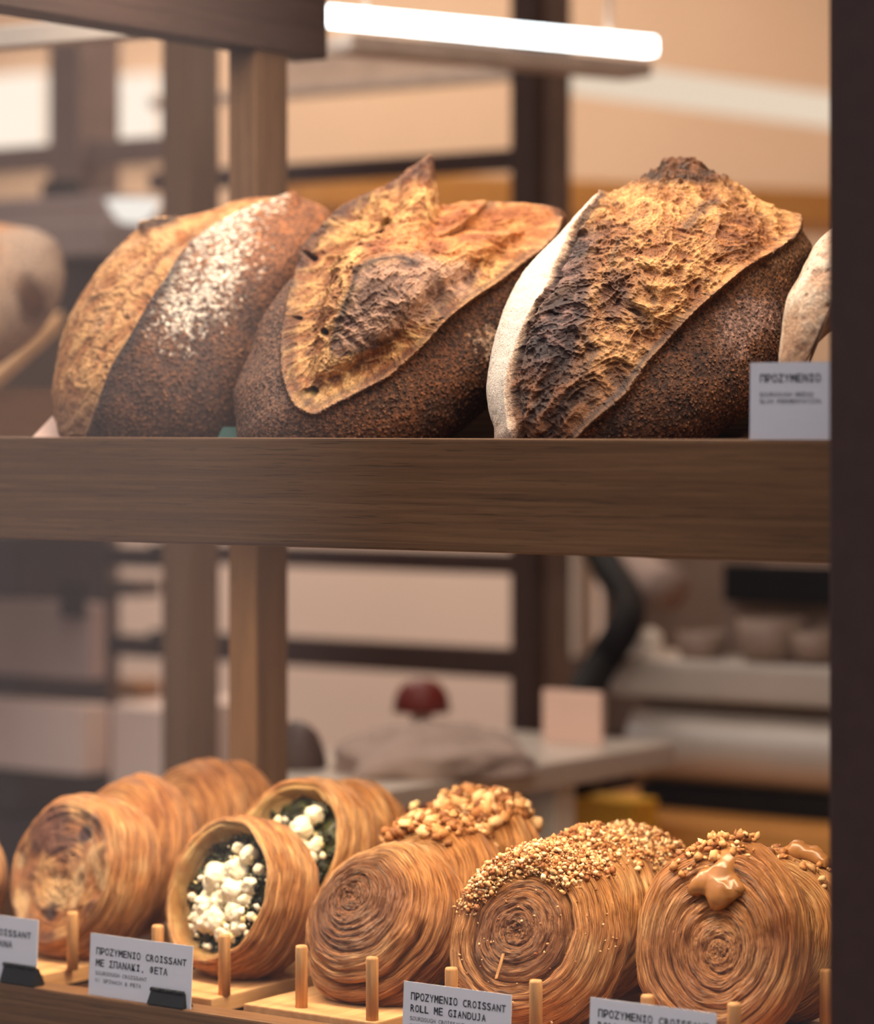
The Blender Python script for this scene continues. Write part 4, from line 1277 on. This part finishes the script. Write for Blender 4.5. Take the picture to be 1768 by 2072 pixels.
bits('nut_chunks', p, nn, (0.0020, 0.0062), CHUNK, M['nut'], T, rg)
T, S = make_roll('last nut-topped roll of the middle row, below the grey tray', 957, 1766, 2.350, R=0.062, W=0.050, beta=6, alpha=15, seed=33, nphi=320, na=140, turns=3.2, side_turns=1.2, side_amp=0.0050)
p, nn = sample(S, top_weight(S, 0.75, 1.75, 1.55, 0.70), 420, rg)
bits('nut_chunks', p, nn, (0.0022, 0.0068), CHUNK, M['nut'], T, rg)

# ---- gianduja rolls under fine crumb
T, S = make_roll('front spiral roll with fine nut crumb over its upper half', 1088, 1900, 2.145, R=0.0665, W=0.058, beta=-9, alpha=20, toast=0.7, toast_r=0.56, seed=41, turns=5.0, side_turns=0.8, face_amp=0.0019, side_amp=0.0030, nphi=640, na=320, ecc=(-0.006, 0.0), stretch=(1.04, 0.97), rot=1.1, wob=0.045,
                 prof=[(0.001, 0.53), (0.25, 0.53), (0.50, 0.50), (0.60, 0.47), (0.66, 0.50), (0.80, 0.45), (0.93, 0.26), (1.0, 0.0), (0.985, -0.22), (0.87, -0.40), (0.55, -0.49), (0.25, -0.5), (0.0, -0.5)], grooves=((0.60, -1.6, 2.0, 0.0025, 0.035), (1.22, -0.6, 0.6, 0.005, 0.05)))
rg = np.random.default_rng(41)
p, nn = sample(S, top_weight(S, 0.62, 1.55, 1.85, 1.0), 4200, rg)
bits('nut_crumb', p, nn, (0.0006, 0.0024), NUTC, M['nut'], T, rg)
p, nn = sample(S, top_weight(S, 0.1, 1.1, 1.4, 3.2), 160, rg)
bits('loose_crumb', p, nn, (0.0005, 0.0012), NUTC, M['nut'], T, rg)
sl = S['c'] + S['xl'] * (-0.012) + S['yl'] * (-0.030) + S['n'] * 0.0312
prism('almond_sliver', [tuple(sl + S['xl'] * a + S['yl'] * b) for a, b in ((0, 0.012), (0.0022, 0.0125), (-0.0008, -0.006), (-0.0028, -0.0065))], tuple(S['n'] * 0.0012), M['peg_wood'], T)
T, S = make_roll('second crumb-topped roll, behind the front crumb-covered spiral', 1190, 1852, 2.215, R=0.0625, W=0.054, beta=2, alpha=15, seed=42, nphi=380, na=170, turns=3.0, side_turns=1.2, side_amp=0.0048)
p, nn = sample(S, top_weight(S, 0.6, 2.0, 1.6, 0.85), 2600, rg)
bits('nut_crumb', p, nn, (0.0006, 0.0026), NUTC, M['nut'], T, rg)
T, S = make_roll('last crumb-topped roll, beyond the second and left of the cream-topped roll', 1258, 1838, 2.275, R=0.0625, W=0.052, beta=4, alpha=14, seed=43, nphi=340, na=150, turns=3.0, side_turns=1.2, side_amp=0.0048)
p, nn = sample(S, top_weight(S, 0.6, 2.0, 1.35, 1.0), 2600, rg)
bits('nut_crumb', p, nn, (0.0006, 0.0028), NUTC, M['nut'], T, rg)

# ---- cream-topped rolls
T, S = make_roll('flat-faced spiral roll crowned with hazelnut cream and nuts', 1462, 1912, 2.085, R=0.0675, W=0.046, beta=-12, alpha=17, toast=0.45, toast_r=0.85, seed=51, turns=5.2, side_turns=0.8, face_amp=0.0026, side_amp=0.0030, nphi=640, na=320, ecc=(0.006, -0.008), stretch=(0.92, 1.06), spin=2.2,
                 prof=[(0.001, 0.47), (0.3, 0.48), (0.6, 0.50), (0.84, 0.47), (0.95, 0.30), (1.0, 0.0), (0.98, -0.25), (0.86, -0.42), (0.55, -0.49), (0.25, -0.5), (0.0, -0.5)])
def on_face(S, x, y, up=0.0, zf=0.5):
    return S['c'] + S['xl'] * x * S['R'] + S['yl'] * y * S['R'] + S['n'] * (zf * S['W'] + up)
rg = np.random.default_rng(51)
balls = [(on_face(S, 0.02, 0.50, 0.004), 0.0125), (on_face(S, 0.04, 0.40, 0.003), 0.0115), (on_face(S, -0.20, 0.56, 0.002), 0.0115), (on_face(S, -0.12, 0.66, 0.002), 0.0105), (on_face(S, 0.04, 0.70, 0.002), 0.0125), (on_face(S, 0.16, 0.62, 0.001), 0.0095), (on_face(S, 0.20, 0.50, 0.002), 0.0080), (on_face(S, 0.06, 0.86, -0.004), 0.0125), (on_face(S, 0.16, 0.84, -0.006), 0.0100), (on_face(S, 0.02, 0.99, -0.010), 0.0115), (on_face(S, -0.06, 0.50, 0.003), 0.0075), (on_face(S, 0.13, 0.43, 0.005), 0.0065), (on_face(S, -0.26, 0.49, 0.002), 0.0065), (on_face(S, 0.26, 0.56, 0.002), 0.006), (on_face(S, -0.02, 0.60, 0.008), 0.006), (on_face(S, 0.10, 0.56, 0.008), 0.0055)]
metablob('hazelnut_cream', balls, M['cream'], T, 0.0014, 0.0022, 3)
p, nn = sample(S, top_weight(S, 0.85, 1.25, 1.55, 0.22), 60, rg)
p2, nn2 = sample(S, top_weight(S, 0.72, 1.2, 1.95, 0.30), 60, rg)
p = np.concatenate([p + np.array([0, 0, 0.0035]) * rg.random((60, 1)), p2]); nn = np.concatenate([nn, nn2])
bits('nut_chunks', p, nn, (0.0014, 0.0046), CHUNK, M['nut'], T, rg)
T, S = make_roll('cream-topped roll at the right, partly behind the dark upright', 1575, 1898, 2.150, R=0.0625, W=0.050, beta=-4, alpha=14, seed=52, nphi=380, na=170, turns=3.2, side_turns=1.1, side_amp=0.0026)
balls = [(on_face(S, 0.20, 1.02, -0.016), 0.0125), (on_face(S, 0.40, 0.98, -0.018), 0.0115), (on_face(S, 0.06, 0.98, -0.018), 0.0095), (on_face(S, 0.54, 0.90, -0.018), 0.009)]
metablob('hazelnut_cream', balls, M['cream'], T, 0.0020, 0.0014, 5)
p, nn = sample(S, top_weight(S, 0.9, 1.5, 1.25, 0.5), 70, rg)
bits('nut_chunks', p, nn, (0.0014, 0.0046), CHUNK, M['nut'], T, rg)
# ------------------------------------------------------------------ the bakery behind the case
def pbox(name, px0, px1, yt, yb, Y, depth, mat, parent=None, bevel=0.003, side=True):
    """a box facing the street whose front spans these columns and rows when seen from the pavement"""
    xm_ = (px0 + px1) / 2
    a, b = P(px0, (yt + yb) / 2, Y), P(px1, (yt + yb) / 2, Y)
    zt, zb = P(xm_, yt, Y)[2], P(xm_, yb, Y)[2]
    if side:                                    # the right-hand columns are those of its rear edge
        depth = min(depth, (b[0] - a[0]) * 0.45 / max(abs(b[0] / Y), 0.3))
        b[0] = b[0] / Y * (Y + depth)
    return box(name, (a[0], Y, zb), (b[0], Y + depth, zt), mat, parent, bevel)
def base_of(px, Y, z=0.0):
    p = P(px, 860, Y)
    return (p[0], Y, z)

# trolley rack of uprights and slats
YR = 3.05
rack = thing('trolley_rack', base_of(700, YR), 'tall dark trolley rack of square uprights and level rails behind the case', 'rack')
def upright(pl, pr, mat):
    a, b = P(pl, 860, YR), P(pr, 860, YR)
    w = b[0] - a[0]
    box('upright_lit_side', (a[0], YR + 0.028, 0.05), (b[0], YR + 0.085, 2.35), M['rack_mid'], rack, 0.002)  # paler rear half imitates light on the upright's side face
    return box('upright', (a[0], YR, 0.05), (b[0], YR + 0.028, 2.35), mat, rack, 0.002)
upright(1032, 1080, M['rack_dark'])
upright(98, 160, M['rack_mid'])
_a, _b = P(327, 860, 2.46), P(384, 860, 2.46)
pu = box('wooden_upright', (_a[0], 2.46, 0.0), (_b[0], 2.46 + 0.050, 2.0), M['oak_post'], bevel=0.002)
tag(pu, 'tall greyish wooden upright left of the display case post', 'post')
for (pl, pr, yt, yb, mt) in ((300, 1034, 166, 190, 'hood'), (300, 1034, 324, 366, 'rack_dark'), (300, 1036, 1108, 1150, 'rack_dark'), (300, 1036, 1294, 1352, 'rack_dark'),
                             (-160, 327, 292, 342, 'rack_mid'), (-160, 327, 1100, 1142, 'rack_dark'), (-160, 327, 1276, 1318, 'rack_dark')):
    pbox('rail', pl, pr, yt, yb, YR + 0.012, 0.022, M[mt], rack, side=False)
pbox('hood_panel', 560, 1110, 76, 158, YR + 0.05, 0.03, M['hood'], rack)
pbox('wood_slat', -160, 327, 1165, 1200, YR + 0.04, 0.05, M['rack_mid'], rack)
pbox('wood_slat', 225, 327, 1380, 1416, YR + 0.04, 0.05, M['gold_wood'], rack)

# ceiling lamp with its glowing tube, and a glowing strip for a lamp reflection beyond it
def zline(pa, pb, z, h, w, name, mat, parent=None):
    a, b = PZ(*pa, z), PZ(*pb, z)
    d = b - a; L = np.linalg.norm(d); d /= L
    s = np.array([-d[1], d[0], 0]) * w / 2
    return prism(name, [tuple(a - s), tuple(a + s), tuple(a + s + np.array([0, 0, h])), tuple(a - s + np.array([0, 0, h]))], tuple(d * L), mat, parent, bevel=0.002)
a_, b_ = PZ(650, 52, 0.42), PZ(1318, 110, 0.42)
lamp = thing('tube_lamp', (a_ + b_) / 2, 'bright white tube lamp hanging level above the loaves', 'lamp')
zline((655, 50), (1318, 112), 0.42, 0.019, 0.019, 'tube', M['tube'], lamp)
hz = 0.42
ha, hb = PZ(655, 50, hz), PZ(1318, 112, hz)
dd = (hb - ha) / np.linalg.norm(hb - ha)
off = np.array([-dd[1], dd[0], 0]) * 0.05
bm = bmesh.new()
pr = [ha - off * 0.5 + np.array([0, 0, -0.028]), ha + off * 0.5 + np.array([0, 0, -0.028]), ha + off * 0.5 + np.array([0, 0, -0.010]), ha - off * 0.5 + np.array([0, 0, -0.010])]
bm.free()
prism('lamp_tray', [tuple(p + dd * 0.02) for p in pr], tuple(hb - ha - dd * 0.04), M['hood'], lamp, bevel=0.002)
for k in (0.12, 0.86):
    c = ha + (hb - ha) * k
    lathe('hanger_rod', [(0.003, 0.018), (0.003, 2.95 - c[2])], c, M['hood'], lamp, 12)
refl = zline((1170, 190), (1760, 266), 0.50, 0.052, 0.03, 'reflection_strip', M['reflection_glow'])
tag(refl, 'dim glowing strip for a lamp reflection beyond the tube lamp, running to the dark upright', 'lamp')
for (x0_, y0_, x1_, y1_, h_) in ((-40, 104, 292, 76, 0.02),):
    o = zline((x0_, y0_), (x1_, y1_), 0.36, h_, 0.03, 'shelf_edge_strip', M['white_paint'])
    tag(o, 'thin pale strip under the top beam at upper left', 'strip')
# warm plank shelf along the far wall
ws = zline((540, 428), (1800, 472), 0.31, 0.055, 0.22, 'wall_shelf', M['gold_shelf'])
tag(ws, 'long golden wooden shelf along the far wall behind the loaves', 'shelf')
# glowing panels in place of the brightly lit wall at upper left
for (pl, pr, yt, yb, s_, lb) in ((-60, 96, 150, 300, 'bright_wall_glow', 'glowing panel for the bright wall at the far left behind the trolley rack'), (212, 326, 150, 288, 'bright_wall_glow', 'glowing panel for the bright wall between two rack uprights at upper left')):
    o = pbox('lit_panel', pl, pr, yt, yb, 4.55, 0.03, M[s_])
    tag(o, lb, 'lit panel', 'lit panels on the far wall')
# grey crates with a white bowl and dark tray, upper left
cr = pbox('grey_crate', -150, 322, 398, 470, 2.93, 0.10, M['grey_plastic'])
tag(cr, 'grey plastic crate behind the bowl-shaped lamp at upper left', 'crate')
cr2 = pbox('grey_crate', -150, 330, 452, 520, 2.80, 0.12, M['grey_plastic'])
tag(cr2, 'grey plastic crate the bright bowl-shaped lamp stands on', 'crate')
sd_ = pbox('dark_cabinet', -150, 330, 521, 870, 2.80, 0.2, M['dark_grey'])
tag(sd_, 'dark cabinet under the grey crate at the left of the loaves', 'cabinet')
bc = P(270, 452, 2.86)
bw = lathe('bowl_lamp', [(0.0, 0.0), (0.012, 0.0), (0.020, 0.004), (0.030, 0.018), (0.036, 0.030), (0.0345, 0.030), (0.028, 0.018), (0.018, 0.006), (0.0, 0.004)], bc, M['bowl_lamp'])
tag(bw, 'small bright white bowl-shaped lamp on the grey crate', 'lamp')
bt = pbox('black_tray', 82, 168, 364, 397, 2.95, 0.06, M['black'])
tag(bt, 'small black tray on top of the rear grey crate', 'tray')
# neighbouring sloping tray below the far loaf
pa, pb_ = P(-120, 855, 2.42), P(128, 632, 2.735)
pc = np.array([pa[0] - 0.40, pa[1], pa[2]]); pd = np.array([pb_[0] - 0.40, pb_[1], pb_[2]])
nb = thing('sloping_tray', ((pa[0] + pc[0]) / 2, (pa[1] + pb_[1]) / 2, pa[2] - 0.2), 'sloping wooden tray holding the floured loaf at the far left', 'tray')
prism('tray_board', [tuple(pa), tuple(pb_), tuple(pb_ - np.array([0, 0, 0.018])), tuple(pa - np.array([0, 0, 0.018]))], tuple(pc - pa), M['ply'], nb)
prism('tray_side', [tuple(pa - np.array([0, 0, 0.018])), tuple(pb_ - np.array([0, 0, 0.018])), tuple(np.array([pb_[0], pb_[1], ZC - 0.07])), tuple(np.array([pa[0], pa[1], ZC - 0.07]))], (-0.018, 0, 0), M['oak_depth'], nb)
for yy in (pa[1] + 0.02, pb_[1] - 0.06):
    zz0 = pa[2] + (yy - pa[1]) / (pb_[1] - pa[1]) * (pb_[2] - pa[2]) - 0.022
    box('leg', (pa[0] - 0.33, yy, 0.0), (pa[0] - 0.29, yy + 0.04, zz0), M['oak_post'], nb, 0.002)
# slip of paper and teal scrap on the upper shelf
q0 = P(98, 868, 1.80)
pz = lambda p: np.array([p[0], p[1], shelf_z(p[1]) + 0.001])
a3 = P(66, 884, 1.765); b3 = P(124, 884, 1.765); c3 = P(106, 842, 1.80)
sl_ = prism('paper_slip', [tuple(a3), tuple(b3), tuple(c3)], (0, 0.0008, 0), M['paper'])
tag(sl_, 'pale triangular paper slip at the left foot of the first loaf', 'paper')
a3 = P(438, 890, 1.79); b3 = P(490, 890, 1.79)
tl = prism('teal_scrap', [tuple(a3), tuple(b3), tuple(b3 + np.array([0, 0.004, 0.010])), tuple(a3 + np.array([0.003, 0.004, 0.010]))], (0, 0.001, 0), M['teal'])
tag(tl, 'teal scrap showing between the first and second loaf', 'paper')

# steel cabinet, lower left
cb = thing('oven_cabinet', base_of(60, 2.82), 'grey steel oven cabinet behind the rack at lower left', 'oven')
pbox('upper_door', -170, 215, 1215, 1366, 2.79, 0.03, M['oven_grey'], cb)
_p = P(-170, 1640, 2.82), P(220, 1640, 2.82)
box('plinth', (_p[0][0], 2.83, 0.0), (_p[1][0], 3.0, _p[0][2]), M['dark_grey'], cb)
pbox('body', -170, 220, 1080, 1640, 2.82, 0.2, M['dark_grey'], cb)
pbox('lower_door', -170, 222, 1420, 1556, 2.77, 0.05, M['oven_pale'], cb)
pbox('handle', 120, 175, 1180, 1250, 2.765, 0.025, M['black'], cb)
_a, _b = P(224, 1428, 2.80), P(338, 1428, 2.80)
pn = box('flour_bin', (_a[0], 2.80, 0.0), (_b[0], 3.0, _a[2]), M['oven_pale'])
tag(pn, 'pale metal bin between the oven cabinet and the rack upright', 'bin')

# grey metal table with cloth, red dome, dark roll and a propped card
tz = -0.355
tx, ty0, ty1 = -1.705, 2.25, 2.86
tb = thing('metal_table', (tx - 0.12, 2.5, 0), 'grey metal table behind the rolls with a cloth on it', 'table')
zt_ = ZC + tz - 0.028
prism('table_top', [(tx, ty0, zt_), (tx, ty1, zt_), (-2.02, ty1, zt_), (-1.97, 2.46, zt_), (-1.775, ty0, zt_)], (0, 0, 0.028), M['steel'], tb, bevel=0.003)
for (lx, ly) in ((tx - 0.05, ty0 + 0.02), (tx - 0.05, 2.66), (-1.92, 2.50), (-1.94, 2.80)):
    box('leg', (lx - 0.02, ly, 0.0), (lx + 0.02, ly + 0.04, zt_), M['white_paint'], tb, 0.002)
def heap(name, px, py, t, rx, ry, rz, mat, seed, amp=0.25):
    c = pxt(px, py, t)
    th = np.linspace(0, math.pi / 2, 24); ph = np.linspace(0, 2 * math.pi, 64, endpoint=False)
    A, B = np.meshgrid(th, ph, indexing='ij')
    d = np.stack([np.sin(A) * np.cos(B), np.sin(A) * np.sin(B), np.cos(A)], -1).reshape(-1, 3)
    k = 1 + amp * fbm(d * 1.8 + seed, 3, seed)
    v = c + d * np.array([rx, ry, rz]) * k[:, None]
    v[:, 2] = np.maximum(v[:, 2], c[2])
    nb_ = len(ph)
    i = np.arange(len(th) - 1)[:, None] * nb_ + np.arange(nb_)[None]
    j = np.arange(len(th) - 1)[:, None] * nb_ + (np.arange(nb_) + 1)[None] % nb_
    return mesh_np(name, v, np.stack([i, i + nb_, j + nb_, j], -1).reshape(-1, 4), mat)
def tz_px(px, Y):
    t_ = Y / (CS + SN * (px - HX) / F)
    return HY - tz * F / t_, t_
for (nm, px, Y, rx, ry, rz, mt, lb, ct, sd__, am) in (
        ('grey_cloth', 880, 2.50, 0.10, 0.12, 0.050, 'cloth', 'rumpled grey cloth heaped on the metal table', 'cloth', 3, 0.3),
        ('dark_roll', 600, 2.42, 0.032, 0.03, 0.048, 'rack_dark', 'dark round roll beside the wooden post', 'bread', 5, 0.1)):
    y_, t_ = tz_px(px, Y)
    tag(heap(nm, px, y_, t_, rx, ry, rz, M[mt], sd__, am), lb, ct)
rdc = P(853, 1440, 2.74)
rd_ = thing('red_dome', rdc, 'dark red domed lid on a stand behind the grey cloth', 'lid')
lathe('dome', [(0.0, 0.038), (0.012, 0.0365), (0.022, 0.031), (0.030, 0.019), (0.0330, 0.0), (0.0, 0.0)], rdc, M['maroon'], rd_)
lathe('stand', [(0.0, 0.0), (0.012, 0.0), (0.012, -(rdc[2] - ZC - tz)), (0.0, -(rdc[2] - ZC - tz))], rdc, M['steel'], rd_, 24)
pcd = pbox('propped_card', 1096, 1222, 1398, 1526, 2.78, 0.006, M['paper'])
tag(pcd, 'blank pinkish card propped at the end of the metal table', 'card')
rc = box('hanging_red_cloth', (tx + 0.0005, 2.33, ZC + tz - 0.085), (tx + 0.006, 2.52, ZC + tz - 0.020), M['red'])
tag(rc, 'dark red cloth hanging from the side of the metal table', 'cloth')

# golden worktop, lower right, with a pale dough machine
wz = -0.50
wA = PZ(1060, 1600, wz)
wt = thing('work_counter', (-1.9, 3.1, 0.0), 'golden wooden work counter under the pale machine at lower right', 'counter')
gA, gB = P(1060, 1700, 3.4), P(1760, 1700, 3.4)
ztop = P(1450, 1642, 3.05)[2]
box('counter_top', (-1.96, 2.93, ztop - 0.035), (P(1760, 1700, 3.3)[0] + 0.4, 3.6, ztop), M['gold_wood'], wt, 0.004)
box('counter_front', (-1.94, 2.95, 0.0), (P(1760, 1700, 3.3)[0] + 0.35, 3.55, ztop - 0.035), M['gold_wood'], wt, 0.004)
_a, _b = P(1160, 1614, 2.872), P(1282, 1614, 2.872)
yb = box('yellow_bin', (_a[0], 2.872, 0.0), (_b[0], 2.925, _a[2]), M['yellow'])
tag(yb, 'bright yellow bin in front of the golden counter', 'bin')
YM = 3.02
mc = thing('dough_machine', base_of(1480, YM, ztop), 'pale metal dough machine with rounded belly on the golden counter', 'machine')
xa, xb = P(1232, 1400, YM)[0], P(1790, 1400, YM)[0]
zz_ = lambda y: P(1450, y, YM)[2]
def loftx(name, sec, x0, x1, mat, parent):
    return prism(name, [(x0, y, z) for (y, z) in sec], (x1 - x0, 0, 0), mat, parent, bevel=0.004, smooth=False)
box('top_band', (xa, YM, zz_(1420)), (xb, YM + 0.3, zz_(1340)), M['steel'], mc, 0.006)
belly = []
for k in range(13):
    a = math.pi * k / 12
    belly.append((YM + 0.05 - 0.05 * math.sin(a), zz_(1440) + (zz_(1600) - zz_(1440)) * (1 - math.cos(a)) / 2))
belly += [(YM + 0.3, zz_(1600)), (YM + 0.3, zz_(1440))]
loftx('belly', belly, xa + 0.02, xb, M['steel'], mc)
box('shadow_line', (xa + 0.01, YM + 0.05, zz_(1442)), (xb - 0.01, YM + 0.28, zz_(1419)), M['rack_mid'], mc, 0.003)  # darker recessed strip colours in the shadow line below the band
box('foot', (xa + 0.03, YM + 0.02, ztop), (xb - 0.02, YM + 0.26, zz_(1599)), M['black'], mc, 0.003)  # black block stands in for the shadow under the machine's base
# what stands on the machine: black-fronted scale, steel pans, a dark hose and a folded white cloth
sc_o = pbox('scale_display', 1462, 1790, 1150, 1338, YM + 0.1, 0.12, M['rack_mid'])
tag(sc_o, 'grey brown housing standing on the dough machine', 'housing')
pbox('display_panel', 1462, 1790, 1146, 1224, YM + 0.07, 0.028, M['black'], sc_o)
for (px, py, r, h, lb) in ((1420, 1338, 0.030, 0.035, 'small steel pan on the machine, beside the folded white cloth'), (1560, 1338, 0.040, 0.050, 'middle steel pan on the machine, below the black panel'), (1650, 1338, 0.030, 0.035, 'steel pan on the machine, against the dark upright')):
    c = P(px, py, YM + 0.045)
    o = lathe('steel_pan', [(0, 0.002), (r * 0.8, 0.0), (r * 0.92, h * 0.3), (r, h), (r * 0.95, h), (r * 0.86, h * 0.3), (r * 0.72, 0.006), (0, 0.006)], c, M['hood_dark'])
    tag(o, lb, 'pan', 'pans on the dough machine')
hs = tube('dark_hose', [P(1180, 1050, 3.2), P(1225, 1140, 3.16), P(1268, 1215, 3.08), P(1262, 1270, 3.0), P(1216, 1345, 2.985), P(1172, 1440, 2.90), P(1165, 1640, 2.905)], 0.021, M['black'])
tag(hs, 'thick dark hose bending down beside the dough machine', 'hose')
cl_ = tube('hanging_cloth', [P(1192, 1062, 3.592), P(1250, 1110, 3.52), P(1300, 1160, 3.46), P(1352, 1190, 3.40)], 0.030, M['cloth'])
tag(cl_, 'light cloth slanting down from the pale column behind the dark hose', 'cloth')
c2_ = heap('folded_cloth', 1296, 1336, YM / (CS + SN * (1285 - HX) / F) + 0.10, 0.034, 0.03, 0.040, M['white_paint'], 9, 0.2)
tag(c2_, 'folded white cloth on the left end of the dough machine', 'cloth')
cn = pbox('pale_column', 1126, 1204, 1060, 1330, 3.6, 0.08, M['white_paint'])
tag(cn, 'pale narrow column between the rack upright and the dark hose', 'column')
cs = pbox('column_stand', 1116, 1214, 1330, 1640, 3.6, 0.08, M['rack_mid'])
tag(cs, 'brown plinth under the pale narrow column', 'plinth')
bp = pbox('back_panel', 1216, 1790, 1050, 1500, 3.68, 0.02, M['hood_dark'], side=False)
tag(bp, 'brown grey panel standing behind the dough machine', 'panel')
_p = P(1400, 1500, 3.68)
_q0, _q1 = P(1216, 1500, 3.68), P(1790, 1500, 3.68)
bc_ = box('panel_base', (_q0[0], 3.66, 0.0), (_q1[0], 3.72, P(1503, 1500, 3.68)[2] - 0.0005), M['rack_dark'])
tag(bc_, 'low dark stand under the brown grey panel behind the machine', 'stand')
